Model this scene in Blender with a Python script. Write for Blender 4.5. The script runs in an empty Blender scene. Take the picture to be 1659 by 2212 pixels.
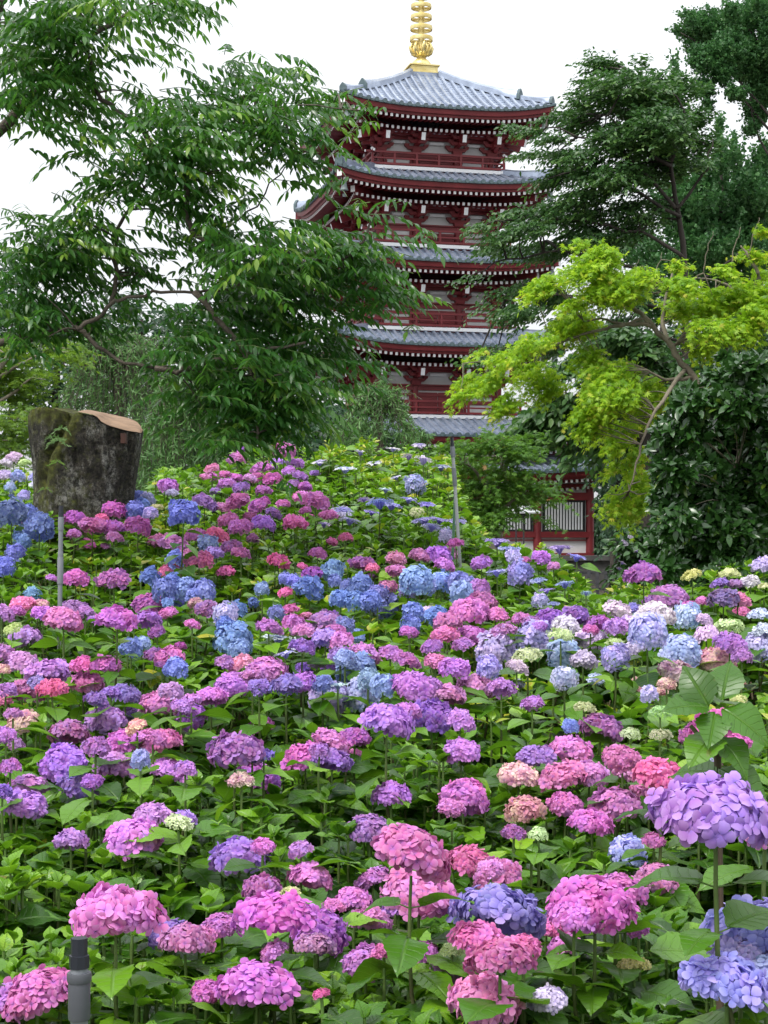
import bpy, math
import numpy as np

# ------------------------------------------------------------------ camera, world, sun, exposure
F = 3600.0; CX = 829.5; HZ = 1180.0; EYE = 1.6; IW, IH = 1659.0, 2212.0
scene = bpy.context.scene
cam_data = bpy.data.cameras.new('camera')
cam_data.sensor_fit = 'VERTICAL'; cam_data.sensor_height = 36.0; cam_data.sensor_width = 27.0
cam_data.lens = 36.0 * F / IH
cam_data.shift_y = (HZ - IH / 2) / IH
cam_data.clip_start = 0.1; cam_data.clip_end = 2000
cam = bpy.data.objects.new('camera', cam_data)
cam.location = (0, 0, EYE); cam.rotation_euler = (math.radians(90), 0, 0)
scene.collection.objects.link(cam); scene.camera = cam

SUN_EL, SUN_AZ = math.radians(58), math.radians(-140)      # behind and to the left of the viewer
world = bpy.data.worlds.new('World'); scene.world = world; world.use_nodes = True
wn = world.node_tree; wn.nodes.clear()
sky = wn.nodes.new('ShaderNodeTexSky'); sky.sky_type = 'NISHITA'; sky.sun_disc = False
sky.sun_elevation = SUN_EL; sky.sun_rotation = SUN_AZ
sky.air_density = 1.0; sky.dust_density = 3.0
hs = wn.nodes.new('ShaderNodeHueSaturation'); hs.inputs['Saturation'].default_value = 0.25
cloud = wn.nodes.new('ShaderNodeMix'); cloud.data_type = 'RGBA'; cloud.inputs['Factor'].default_value = 0.6
cloud.inputs['B'].default_value = (8.7, 8.9, 9.2, 1)          # overcast cloud layer over the sky
bgn = wn.nodes.new('ShaderNodeBackground'); bgn.inputs['Strength'].default_value = 0.12
wo = wn.nodes.new('ShaderNodeOutputWorld')
wn.links.new(sky.outputs[0], hs.inputs['Color']); wn.links.new(hs.outputs[0], cloud.inputs['A'])
# an overcast sky is about three times brighter overhead than at the horizon
wtc = wn.nodes.new('ShaderNodeTexCoord'); wsp = wn.nodes.new('ShaderNodeSeparateXYZ'); wg = wn.nodes.new('ShaderNodeMapRange')
wg.inputs['From Min'].default_value = 0; wg.inputs['From Max'].default_value = 1; wg.inputs['To Min'].default_value = .75; wg.inputs['To Max'].default_value = 2.2
wm = wn.nodes.new('ShaderNodeVectorMath'); wm.operation = 'SCALE'
wn.links.new(wtc.outputs['Generated'], wsp.inputs[0]); wn.links.new(wsp.outputs['Z'], wg.inputs['Value'])
wn.links.new(cloud.outputs['Result'], wm.inputs[0]); wn.links.new(wg.outputs[0], wm.inputs['Scale'])
wn.links.new(wm.outputs[0], bgn.inputs[0]); wn.links.new(bgn.outputs[0], wo.inputs[0])

sun_data = bpy.data.lights.new('sun', 'SUN'); sun_data.energy = 2.0; sun_data.angle = math.radians(12)
sun_data.color = (1.0, 0.96, 0.9)
sun = bpy.data.objects.new('sun', sun_data)
scene.collection.objects.link(sun)
sun.rotation_euler = (math.radians(90) - SUN_EL, 0, math.radians(-38))

vs = scene.view_settings
vs.view_transform = 'Standard'; vs.look = 'None'; vs.exposure = 0.35; vs.gamma = 1.0; vs.use_curve_mapping = False
scene.cycles.max_bounces = 6; scene.cycles.diffuse_bounces = 3; scene.cycles.glossy_bounces = 2
scene.cycles.transmission_bounces = 4; scene.cycles.transparent_max_bounces = 4
scene.cycles.use_adaptive_sampling = True; scene.cycles.adaptive_threshold = 0.02

rng = np.random.default_rng(11)
def V(*a): return np.array(a, float)
def P(px, py, Y): return np.array([(px - CX) / F * Y, Y, EYE + (HZ - py) / F * Y])
def smooth(a, b, x):
    t = np.clip((x - a) / (b - a), 0, 1); return t * t * (3 - 2 * t)
def lin(r, g, b):
    def f(c):
        c = c / 255.0
        return c / 12.92 if c <= 0.04045 else ((c + 0.055) / 1.055) ** 2.4
    return (f(r), f(g), f(b))

# ------------------------------------------------------------------ materials
def new_mat(name):
    m = bpy.data.materials.new(name); m.use_nodes = True
    nt = m.node_tree; nt.nodes.clear()
    out = nt.nodes.new('ShaderNodeOutputMaterial')
    return m, nt, out
def N(nt, kind, **kw):
    n = nt.nodes.new(kind)
    for k, v in kw.items(): setattr(n, k, v)
    return n
def ramp(nt, stops):
    r = nt.nodes.new('ShaderNodeValToRGB')
    el = r.color_ramp.elements
    while len(el) < len(stops): el.new(0.5)
    for e, (p, c) in zip(el, stops): e.position = p; e.color = (*c, 1)
    return r
def noise(nt, scale, detail=3, rough=0.55, coord='Object'):
    tc = N(nt, 'ShaderNodeTexCoord'); n = N(nt, 'ShaderNodeTexNoise')
    n.inputs['Scale'].default_value = scale; n.inputs['Detail'].default_value = detail
    n.inputs['Roughness'].default_value = rough
    nt.links.new(tc.outputs[coord], n.inputs['Vector'])
    return n
def plain(name, c1, c2, scale=3.0, rough=0.6, bump=0.0, bscale=None, spec=0.5, metal=0.0, streak=None):
    """two-tone weathered surface"""
    m, nt, out = new_mat(name)
    n = noise(nt, scale, 5)
    if streak:
        mp = N(nt, 'ShaderNodeMapping'); mp.inputs['Scale'].default_value = streak
        nt.links.new(n.inputs['Vector'].links[0].from_socket, mp.inputs['Vector'])
        nt.links.new(mp.outputs[0], n.inputs['Vector'])
    r = ramp(nt, [(0.3, c1), (0.7, c2)])
    p = N(nt, 'ShaderNodeBsdfPrincipled'); p.inputs['Roughness'].default_value = rough
    p.inputs['Metallic'].default_value = metal; p.inputs['Specular IOR Level'].default_value = spec
    nt.links.new(n.outputs['Fac'], r.inputs[0]); nt.links.new(r.outputs[0], p.inputs['Base Color'])
    if bump:
        b = N(nt, 'ShaderNodeBump'); b.inputs['Strength'].default_value = bump
        b.inputs['Distance'].default_value = 0.02
        n2 = noise(nt, bscale or scale * 4, 6)
        nt.links.new(n2.outputs['Fac'], b.inputs['Height']); nt.links.new(b.outputs[0], p.inputs['Normal'])
    nt.links.new(p.outputs[0], out.inputs[0])
    return m
def leaf_mat(name, stops, rough=0.4, spec=0.5, trans=0.3, tcol=(0.25, 0.45, 0.03), veins=0.0, back=1.25):
    """leaf: per-leaf tint (attribute), a paler underside, light through the blade, optional pale veins"""
    m, nt, out = new_mat(name)
    L = nt.links.new
    at = N(nt, 'ShaderNodeAttribute', attribute_name='tint')
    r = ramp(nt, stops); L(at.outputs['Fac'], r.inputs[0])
    col = r.outputs[0]
    p = N(nt, 'ShaderNodeBsdfPrincipled')
    if veins:
        lc = N(nt, 'ShaderNodeAttribute', attribute_name='leafco')
        sp = N(nt, 'ShaderNodeSeparateXYZ'); L(lc.outputs['Vector'], sp.inputs[0])
        ab = N(nt, 'ShaderNodeMath', operation='ABSOLUTE'); L(sp.outputs['X'], ab.inputs[0])
        # side veins run forward from the midrib
        k = N(nt, 'ShaderNodeMath', operation='MULTIPLY_ADD'); L(ab.outputs[0], k.inputs[0]); k.inputs[1].default_value = -0.45
        L(sp.outputs['Y'], k.inputs[2])
        w = N(nt, 'ShaderNodeMath', operation='MULTIPLY'); L(k.outputs[0], w.inputs[0]); w.inputs[1].default_value = 50
        s = N(nt, 'ShaderNodeMath', operation='SINE'); L(w.outputs[0], s.inputs[0])
        s2 = N(nt, 'ShaderNodeMapRange'); L(s.outputs[0], s2.inputs[0])
        s2.inputs[1].default_value = 0.86; s2.inputs[2].default_value = 1.0; s2.inputs[4].default_value = 0.35
        mid = N(nt, 'ShaderNodeMapRange'); L(ab.outputs[0], mid.inputs[0])
        mid.inputs[1].default_value = 0.0; mid.inputs[2].default_value = 0.035; mid.inputs[3].default_value = 1; mid.inputs[4].default_value = 0
        mx = N(nt, 'ShaderNodeMath', operation='MAXIMUM'); L(s2.outputs[0], mx.inputs[0]); L(mid.outputs[0], mx.inputs[1])
        fa = N(nt, 'ShaderNodeMath', operation='MULTIPLY'); L(mx.outputs[0], fa.inputs[0]); fa.inputs[1].default_value = veins
        vm = N(nt, 'ShaderNodeMix', data_type='RGBA'); L(fa.outputs[0], vm.inputs['Factor']); L(col, vm.inputs['A'])
        vm.inputs['B'].default_value = (0.16, 0.30, 0.05, 1)
        col = vm.outputs['Result']
        # spots and blotches on some leaves
        nz = noise(nt, 26, 2); mr = N(nt, 'ShaderNodeMapRange'); L(nz.outputs['Fac'], mr.inputs[0])
        mr.inputs[1].default_value = 0.70; mr.inputs[2].default_value = 0.76; mr.inputs[4].default_value = 0.55
        bm = N(nt, 'ShaderNodeMix', data_type='RGBA'); L(mr.outputs[0], bm.inputs['Factor']); L(col, bm.inputs['A'])
        bm.inputs['B'].default_value = (0.13, 0.12, 0.03, 1); col = bm.outputs['Result']
        bmp = N(nt, 'ShaderNodeBump'); bmp.inputs['Strength'].default_value = 0.6; bmp.inputs['Distance'].default_value = 0.006
        L(mx.outputs[0], bmp.inputs['Height']); bmp.invert = True
        L(bmp.outputs[0], p.inputs['Normal'])
    geo = N(nt, 'ShaderNodeNewGeometry')
    bk = N(nt, 'ShaderNodeMix', data_type='RGBA', blend_type='MULTIPLY')
    bk.inputs['B'].default_value = (back, back, back * 1.1, 1)
    L(geo.outputs['Backfacing'], bk.inputs['Factor']); L(col, bk.inputs['A']); col = bk.outputs['Result']
    L(col, p.inputs['Base Color'])
    p.inputs['Roughness'].default_value = rough; p.inputs['Specular IOR Level'].default_value = spec
    tr = N(nt, 'ShaderNodeBsdfTranslucent')
    tm = N(nt, 'ShaderNodeMix', data_type='RGBA'); tm.inputs['Factor'].default_value = 0.5
    L(col, tm.inputs['A']); tm.inputs['B'].default_value = (*tcol, 1)
    L(tm.outputs['Result'], tr.inputs['Color'])
    mixs = N(nt, 'ShaderNodeMixShader'); mixs.inputs[0].default_value = trans
    L(p.outputs[0], mixs.inputs[1]); L(tr.outputs[0], mixs.inputs[2]); L(mixs.outputs[0], out.inputs[0])
    return m

# ------------------------------------------------------------------ mesh helpers
def tag(o, label=None, cat=None, group=None, kind=None):
    for k, v in (('label', label), ('category', cat), ('group', group), ('kind', kind)):
        if v: o[k] = v
    return o
def link(o, parent=None):
    scene.collection.objects.link(o)
    if parent is not None: o.parent = parent
    return o
def empty(name, loc, rz=0.0):
    o = bpy.data.objects.new(name, None); o.empty_display_size = 0.2
    o.location = tuple(loc); o.rotation_euler = (0, 0, rz); return link(o)
class MB:
    """collects boxes, tubes, grids; build() links them as ONE mesh object"""
    def __init__(s): s.v = []; s.f = []; s.m = []; s.n = 0
    def add(s, verts, faces, mi=0):
        verts = np.asarray(verts, float)
        s.v.append(verts); o = s.n; s.n += len(verts)
        for i, f in enumerate(faces):
            s.f.append([o + k for k in f]); s.m.append(mi if np.isscalar(mi) else mi[i])
    def box(s, c, size, mi=0, R=None, taper=1.0):
        h = np.array(size, float) / 2
        v = np.array([[sx, sy, sz] for sz in (-1, 1) for sy in (-1, 1) for sx in (-1, 1)], float) * h
        v[4:, :2] *= taper
        if R is not None: v = v @ np.asarray(R).T
        s.add(v + np.asarray(c, float), [(0, 2, 3, 1), (4, 5, 7, 6), (0, 1, 5, 4), (2, 6, 7, 3), (0, 4, 6, 2), (1, 3, 7, 5)], mi)
    def bar(s, a, b, w, h, mi=0, up=(0, 0, 1), ends=None):
        """box from a to b; ends = material of the end at b"""
        a = np.asarray(a, float); b = np.asarray(b, float); d = b - a; L = np.linalg.norm(d); d /= L
        x = np.cross(d, up); x /= np.linalg.norm(x); u = np.cross(x, d)
        q = [a - x * w / 2 - u * h / 2, a + x * w / 2 - u * h / 2, a + x * w / 2 + u * h / 2, a - x * w / 2 + u * h / 2]
        v = q + [k + d * L for k in q]
        ms = [mi, mi if ends is None else ends, mi, mi, mi, mi]
        s.add(v, [(0, 1, 2, 3), (7, 6, 5, 4), (0, 4, 5, 1), (1, 5, 6, 2), (2, 6, 7, 3), (3, 7, 4, 0)], ms)
    def tube(s, pts, radii, sides=6, mi=0, caps=True):
        pts = np.asarray(pts, float); n = len(pts)
        radii = np.broadcast_to(np.asarray(radii, float), (n,)) if np.ndim(radii) else np.full(n, radii)
        t = np.gradient(pts, axis=0); t /= np.linalg.norm(t, axis=1, keepdims=True) + 1e-9
        ref = np.where(np.abs(t[:, 2:3]) > 0.9, V(1, 0, 0), V(0, 0, 1))
        x = np.cross(t, ref); x /= np.linalg.norm(x, axis=1, keepdims=True) + 1e-9; y = np.cross(x, t)
        for i in range(1, n):
            if np.dot(x[i], x[i - 1]) < 0: x[i] *= -1; y[i] *= -1
        a = np.arange(sides) / sides * 2 * np.pi
        v = (pts[:, None] + radii[:, None, None] * (x[:, None] * np.cos(a)[None, :, None] + y[:, None] * np.sin(a)[None, :, None])).reshape(-1, 3)
        f = [(i * sides + j, i * sides + (j + 1) % sides, (i + 1) * sides + (j + 1) % sides, (i + 1) * sides + j) for i in range(n - 1) for j in range(sides)]
        if caps: f += [tuple(range(sides))[::-1], tuple((n - 1) * sides + k for k in range(sides))]
        s.add(v, f, mi)
    def lathe(s, prof, c=(0, 0, 0), sides=20, mi=0, caps=True):
        c = np.asarray(c, float); a = np.arange(sides) / sides * 2 * np.pi; n = len(prof)
        v = [c + V(r * math.cos(t), r * math.sin(t), z) for r, z in prof for t in a]
        f = [(i * sides + j, i * sides + (j + 1) % sides, (i + 1) * sides + (j + 1) % sides, (i + 1) * sides + j) for i in range(n - 1) for j in range(sides)]
        if caps: f += [tuple(range(sides))[::-1], tuple((n - 1) * sides + k for k in range(sides))]
        s.add(v, f, mi)
    def grid(s, G, mi=0):
        G = np.asarray(G, float); a, b = G.shape[:2]
        s.add(G.reshape(-1, 3), [(i * b + j, i * b + j + 1, (i + 1) * b + j + 1, (i + 1) * b + j) for i in range(a - 1) for j in range(b - 1)], mi)
    def spin4(s):
        """repeat what has been collected on the other three sides of a square building"""
        v0 = np.concatenate(s.v) if s.v else np.zeros((0, 3)); f0 = list(s.f); m0 = list(s.m); n0 = s.n
        for k in (1, 2, 3):
            c, q = [(0, 1), (-1, 0), (0, -1)][k - 1]
            R = np.array([[c, -q, 0], [q, c, 0], [0, 0, 1]], float)
            s.v.append(v0 @ R.T)
            s.f += [[i + k * n0 for i in f] for f in f0]; s.m += m0
        s.n = 4 * n0
        return s
    def build(s, name, mats, parent=None, smoothed=False, origin=None, auto=None):
        me = bpy.data.meshes.new(name); v = np.concatenate(s.v)
        if origin is not None: v = v - np.asarray(origin, float)
        me.from_pydata(v.tolist(), [], s.f)
        mats = mats if isinstance(mats, (list, tuple)) else [mats]
        for m in mats: me.materials.append(m)
        me.polygons.foreach_set('material_index', s.m)
        if smoothed or auto:
            me.polygons.foreach_set('use_smooth', [True] * len(me.polygons))
            if auto: me.set_sharp_from_angle(angle=math.radians(auto))
        o = bpy.data.objects.new(name, me)
        if origin is not None and parent is None: o.location = tuple(origin)
        return link(o, parent)

def frames(d, n):
    """rotation matrices whose columns are (side, d, normal)"""
    d = d / (np.linalg.norm(d, axis=1, keepdims=True) + 1e-9)
    x = np.cross(d, n); x /= np.linalg.norm(x, axis=1, keepdims=True) + 1e-9
    n = np.cross(x, d)
    return np.stack([x, d, n], axis=2)
def scatter(name, mat, batches, parent=None, origin=(0, 0, 0), smoothed=True):
    """batches: (template (verts, quads, leafco), M[N,3,3], T[N,3], tint[N]) -> ONE mesh"""
    vs_, fs_, tint_, lc_ = [], [], [], []; off = 0
    for (tv, tf, tl), M, T, ti in batches:
        n, k = len(T), len(tv)
        if n == 0: continue
        v = np.einsum('nij,kj->nki', M, tv) + (T - np.asarray(origin, float))[:, None]
        vs_.append(v.reshape(-1, 3)); tint_.append(np.repeat(ti, k)); lc_.append(np.tile(tl, (n, 1)))
        fs_.append((np.asarray(tf)[None] + (off + np.arange(n) * k)[:, None, None]).reshape(-1, 4)); off += n * k
    v = np.concatenate(vs_); f = np.concatenate(fs_)
    me = bpy.data.meshes.new(name)
    me.vertices.add(len(v)); me.vertices.foreach_set('co', v.astype(np.float32).ravel())
    me.loops.add(f.size); me.loops.foreach_set('vertex_index', f.astype(np.int32).ravel())
    me.polygons.add(len(f)); me.polygons.foreach_set('loop_start', (np.arange(len(f)) * 4).astype(np.int32))
    if smoothed: me.polygons.foreach_set('use_smooth', np.ones(len(f), bool))
    a = me.attributes.new('tint', 'FLOAT', 'POINT'); a.data.foreach_set('value', np.concatenate(tint_).astype(np.float32))
    a = me.attributes.new('leafco', 'FLOAT_VECTOR', 'POINT'); a.data.foreach_set('vector', np.concatenate(lc_).astype(np.float32).ravel())
    me.update(calc_edges=True); me.validate()
    me.materials.append(mat)
    o = bpy.data.objects.new(name, me)
    if parent is None: o.location = tuple(origin)
    return link(o, parent)

def leaf_template(prof, fold=0.18, droop=0.25, serr=0.0):
    """blade along +Y, length 1; prof = [(t, half width)]; folded along the midrib, tip bending down"""
    vs_, lc, fs_ = [], [], []
    for i, (t, w) in enumerate(prof):
        z = -droop * t * t
        ww = w * (1 + (serr if i % 2 else -serr))
        for sx in (-1, 0, 1):
            wav = .035 * math.sin(9 * t + 2 * sx) * abs(sx) * (1 if serr else 0)
            vs_.append((sx * ww, t - (0.02 if sx and serr and i % 2 else 0), z + abs(sx) * fold * w + wav)); lc.append((sx * w, t, 0))
    for i in range(len(prof) - 1):
        a = i * 3
        fs_ += [(a, a + 1, a + 4, a + 3), (a + 1, a + 2, a + 5, a + 4)]
    return np.array(vs_), np.array(fs_), np.array(lc)
LEAF_NEAR = leaf_template([(0, .012), (.06, .11), (.12, .215), (.19, .295), (.26, .345), (.33, .375), (.4, .385), (.47, .38), (.54, .36), (.61, .325), (.68, .28), (.75, .225), (.82, .16), (.88, .10), (.94, .045), (1, .004)], .16, .30, .05)
LEAF_FAR = leaf_template([(0, .02), (.15, .25), (.4, .38), (.65, .29), (.85, .12), (1, .01)], .18, .28)
LEAF_OVAL = leaf_template([(0, .02), (.2, .17), (.45, .23), (.7, .18), (.9, .07), (1, .01)], .2, .18)
LEAF_SLIM = leaf_template([(0, .015), (.22, .13), (.5, .16), (.75, .1), (1, .005)], .18, .22)
LEAF_TINY = leaf_template([(0, .03), (.4, .24), (.75, .15), (1, .01)], .2, .25)
LEAF_THIN = leaf_template([(0, .02), (.35, .09), (.7, .07), (1, .005)], .1, .2)
def maple_template():
    vs_, fs_ = [(0, 0, 0)], []
    for ang, L in ((-118, .34), (-72, .72), (-36, .95), (0, 1.0), (36, .95), (72, .72), (118, .34)):
        a = math.radians(ang); d = V(math.sin(a), math.cos(a), 0); x = V(math.cos(a), -math.sin(a), 0)
        k = len(vs_)
        vs_ += [tuple(d * L * .45 - x * L * .13 + V(0, 0, .03)), tuple(d * L + V(0, 0, -.18 * L)), tuple(d * L * .45 + x * L * .13 + V(0, 0, .03))]
        fs_.append((0, k + 2, k + 1, k))
    v = np.array(vs_) * .62; return v, np.array(fs_), np.zeros_like(v)
LEAF_MAPLE = maple_template()
def fan_template():
    v = np.array([(0, 0, 0), (-.42, .45, .08), (-.25, .7, 0), (0, .62, -.06), (.25, .7, 0), (.42, .45, .08)]); 
    return v, np.array([(0, 3, 2, 1), (0, 5, 4, 3)]), np.zeros_like(v)
LEAF_FAN = fan_template()

def in_blobs(blobs, n, Y, thick, shell=0.0):
    """n points inside a crown built of ellipsoidal clumps given as (px, py, rx, ry[, Y]) at about distance Y"""
    B = np.array([(b + (Y,))[:5] if len(b) == 4 else b for b in blobs], float)
    w = np.maximum(B[:, 2] * B[:, 3], .12 * np.median(B[:, 2] * B[:, 3])); idx = rng.choice(len(B), n, p=w / w.sum())
    u = rng.normal(size=(n, 3)); u /= np.linalg.norm(u, axis=1, keepdims=True)
    r = (shell + (1 - shell) * rng.random(n)) ** (1 / 2.2); u *= r[:, None]
    b = B[idx]; Yp = b[:, 4] + u[:, 1] * np.minimum(thick, 1.2 * np.maximum(b[:, 2], b[:, 3]) * b[:, 4] / F)
    # spread the clumps themselves in depth
    off = (np.sin(B[:, 0] * 12.9 + B[:, 1] * 7.7) * 0.5 * thick)[idx]
    Yp = Yp + off
    px = b[:, 0] + u[:, 0] * b[:, 2]; py = b[:, 1] + u[:, 2] * b[:, 3]
    return np.stack([(px - CX) / F * Yp, Yp, EYE + (HZ - py) / F * Yp], 1), u, idx
# ------------------------------------------------------------------ the setting: ground and paths
M_soil = plain('soil', (.022, .016, .010), (.06, .045, .028), 6, .95, .6, 40)
M_gravel = plain('gravel', (.10, .095, .085), (.2, .19, .17), 4, .95, .4, 60)
TAB_PY = np.array([2600, 2212, 2100, 2000, 1850, 1630, 1500, 1400, 1300, 1200, 1100, 1000, 940, 860], float)
TAB_Y = np.array([2.35, 3.0, 3.3, 3.7, 4.3, 5.3, 6.2, 7.2, 8.5, 10, 12, 14.5, 16.5, 19.5])
def tab(py): return float(np.interp(-py, -TAB_PY, TAB_Y))
TOP_Z = EYE + (HZ - TAB_PY) / F * TAB_Y
def top_z(Y): return np.interp(Y, TAB_Y, TOP_Z)
def ground(x, Y):
    """soil surface: a bank that climbs away from the viewer and to the left, a flat court on the right"""
    x = np.asarray(x, float); Y = np.asarray(Y, float)
    z = top_z(np.minimum(Y, 17.5)) - 1.05
    u = x / np.maximum(Y, 1) * F
    right = smooth(225, 420, u) * smooth(9.0, 13.5, Y)
    far = smooth(30, 50, Y)
    z = z * (1 - right) + (-.27) * right
    z = z * (1 - far) + (-.27) * far
    return z
ys = np.concatenate([np.linspace(-6, 24, 90), np.linspace(25, 130, 50), [200, 400, 900, 1600]])
gy, gu = np.meshgrid(ys, np.linspace(-1, 1, 81), indexing='ij')
gx = gu * (14 + np.maximum(gy, 0) * .9)
m = MB(); m.grid(np.stack([gx, gy, ground(gx, np.maximum(gy, 2.4))], 2)[:, ::1])
for i, f in enumerate(m.f): pass
tag(m.build('ground', M_soil, smoothed=True), kind='structure')

# ------------------------------------------------------------------ pagoda
M_red = plain('vermilion_paint', (.145, .012, .016), (.225, .024, .028), 1.1, .5, .08, 30)
M_reddark = plain('dark_red_board', (.07, .010, .011), (.10, .014, .015), 2, .6)  # darker red for the boards over the rafters and brackets
M_white = plain('white_plaster', (.60, .60, .60), (.78, .78, .77), .9, .8, .05, 20)
M_paint = plain('white_paint', (.80, .80, .80), (.86, .86, .86), 2, .6)
M_tile = plain('silvery_grey_roof_tile', (.20, .24, .32), (.36, .415, .52), 1.8, .33, .12, 12, spec=.8, metal=.45)
M_tile_end = plain('weathered_tile_end', (.05, .085, .095), (.09, .13, .14), 5, .5)
M_gold = plain('gilded_bronze', (.60, .46, .15), (.82, .70, .34), 2.5, .36, .1, 14, metal=.7)
M_dark = plain('dark_opening', (.012, .012, .014), (.02, .02, .022), 3, .8)
M_black = plain('black_iron', (.015, .016, .017), (.03, .03, .032), 8, .5)
M_bronze = plain('green_bronze', (.10, .13, .13), (.17, .21, .21), 6, .5)

PD = 85.0; PTH = math.radians(13.6)
PX = (910 - CX) / F * PD
G0 = -.27
pagoda = empty('pagoda', (PX, PD, G0), PTH)
tag(pagoda, 'tall red and white pagoda with stacked grey tiled roofs and a golden spire', 'pagoda')
def zz(py, Y): return EYE + (HZ - py) / F * Y - G0            # height above the court of something seen at py
def sub(mb, name, mats, parent, **k): return mb.build(name, mats, parent, **k)

def roof(ae, at, ze, H, lift, tiers=2, last=False, ribs=.40):
    """one hipped roof with hanging curve: tiles, round ridges, eave board, rafters, bells"""
    ND, NX = 8, 25
    def surf(xn, d):      # xn in -1..1 along the eave at depth d
        a = ae + (at - ae) * d
        return V(xn * a, -a, ze + H * (.78 * d + .22 * d * d) + lift * abs(xn) ** 3.2 * (1 - d) ** 1.6)
    def surfx(x, d):
        a = ae + (at - ae) * d
        return surf(np.clip(x / a, -1, 1), d)
    def eave(x, inset, dz):
        a = ae - inset
        return V(x, -a, ze + dz + lift * min(1, abs(x) / ae) ** 3.2)
    mb = MB()
    # flat tile courses: the surface climbs in small steps
    ds = np.linspace(0, 1, max(6, int((ae - at) / .3)) + 1)
    rows = []
    for i in range(len(ds) - 1):
        for d, up in ((ds[i], .035), (ds[i + 1], .0)):
            rows.append([surf(xn, d) + V(0, 0, up) for xn in np.linspace(-1, 1, NX)])
    mb.grid(rows, 0)
    # round tiles
    nr = int(ae / ribs)
    for k in range(-nr, nr + 1):
        x = k * ribs
        dmax = min(1.0, (ae - abs(x)) / (ae - at)) if ae > at else 1
        if dmax < .06: continue
        pts = [surfx(x, d) for d in np.linspace(0, dmax, 7)]
        pts[0] = pts[0] + V(0, -.06, 0)
        mb.tube([p + V(0, 0, .045) for p in pts], .092, 8, 0)
        p = pts[0] + V(0, -.012, .03)
        a = np.arange(10) / 10 * 2 * np.pi
        ring = [p + V(.112 * math.cos(t), 0, .112 * math.sin(t)) for t in a]
        back = [q + V(0, .10, 0) for q in ring]
        mb.add(ring + back, [tuple(range(10))] + [(j, 10 + j, 10 + (j + 1) % 10, (j + 1) % 10) for j in range(10)], 1)
    # scalloped tile edge between the round ends
    xs = np.linspace(-ae, ae, 41)
    mb.grid([[eave(x, -.03, .03) for x in xs], [eave(x, -.03, -.075) for x in xs], [eave(x, .25, -.075) for x in xs]], 1)
    mb.spin4(); r = sub(mb, 'roof', [M_tile, M_tile_end], pagoda, auto=40)
    # hip ridges
    for k in range(4):
        c, s = [(1, 0), (0, 1), (-1, 0), (0, -1)][k]
        rot = lambda p: V(p[0] * c - p[1] * s, p[0] * s + p[1] * c, p[2])
        h = MB()
        stops = [(.30, 1.0, .17, .34)] if tiers == 1 else [(.30, 1.0, .17, .36), (.03, .30, .13, .24)]
        if tiers == 1: stops = [(.04, 1.0, .16, .34)]
        for d0, d1, hw, hh in stops:
            sec = []
            for d in np.linspace(d0, d1, 7):
                q = surf(-1, d); side = V(1, -1, 0) / math.sqrt(2) * hw; end = .10 * (1 - (d - d0) / (d1 - d0)) ** 3
                sec.append([q - side, q - side * .9 + V(0, 0, hh * .75), q + V(0, 0, hh + end), q + side * .9 + V(0, 0, hh * .75), q + side])
            h.grid([[rot(p) for p in row] for row in sec], 0)
            q = surf(-1, d0); out = V(-1, -1, 0) / math.sqrt(2)       # demon-face end tile
            pl = [(-hw * 1.25, -.02), (hw * 1.25, -.02), (hw * 1.3, hh * .7), (hw * .7, hh * 1.15), (0, hh * 1.5), (-hw * .7, hh * 1.15), (-hw * 1.3, hh * .7)]
            sd = V(1, -1, 0) / math.sqrt(2)
            f_ = [rot(q + out * .06 + sd * u + V(0, 0, w)) for u, w in pl]; b_ = [rot(q - out * .10 + sd * u + V(0, 0, w)) for u, w in pl]
            n = len(pl)
            h.add(f_ + b_, [tuple(range(n))[::-1], tuple(range(n, 2 * n))] + [(j, (j + 1) % n, n + (j + 1) % n, n + j) for j in range(n)], 1)
        sub(h, 'hip_ridge', [M_tile, M_tile_end], r, auto=40)
    # red eave boards in two steps
    e = MB()
    e.grid([[eave(x * .995, .06, -.08) for x in xs], [eave(x * .985, .10, -.30) for x in xs], [eave(x * .97, .22, -.30) for x in xs], [eave(x * .965, .24, -.42) for x in xs], [eave(x * .95, .42, -.42) for x in xs]], 0)
    e.spin4(); sub(e, 'eave_board', M_red, r)
    # rafters, white ends: flying rafters above, base rafters behind and below
    rf = MB(); body = at - .7
    for inset, dz, ln, rise, w in ((.30, -.50, .95, .10, .125), (1.05, -.86, max(1.2, ae - body - 1.2), .34, .125)):
        half = ae - inset - .12; nn = int(2 * half / .265)
        for i in range(nn + 1):
            x = -half + 2 * half * i / nn
            b = eave(x, inset, dz); L = min(ln, max(.25, ae - inset - abs(x) + .02))
            rf.bar(b + V(0, L, rise * L / ln), b, w, .14, 0, ends=1)
        # boards above the rafters
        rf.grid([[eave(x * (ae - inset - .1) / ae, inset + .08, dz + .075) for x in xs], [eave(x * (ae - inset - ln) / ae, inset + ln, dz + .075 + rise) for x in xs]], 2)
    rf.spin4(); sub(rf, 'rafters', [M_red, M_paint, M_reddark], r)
    # corner beams with white ends, and wind bells
    for k in range(4):
        c, s = [(1, 0), (0, 1), (-1, 0), (0, -1)][k]
        rot = lambda p: V(p[0] * c - p[1] * s, p[0] * s + p[1] * c, p[2])
        cb = MB()
        o1 = V(-ae + .12, -ae + .12, ze + lift - .38); i1 = V(-at, -at, ze + .1)
        cb.bar(rot(i1), rot(o1), .26, .32, 0, ends=1)
        o2 = V(-ae + .95, -ae + .95, ze + lift * .7 - .78); i2 = V(-at + .4, -at + .4, ze - .35)
        cb.bar(rot(i2), rot(o2), .24, .3, 0, ends=1)
        sub(cb, 'corner_beam', [M_red, M_paint], r)
        b = MB(); p = rot(V(-ae + .42, -ae + .42, ze + lift - .55))
        b.tube([p, p - V(0, 0, .16)], .02, 5)
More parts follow.
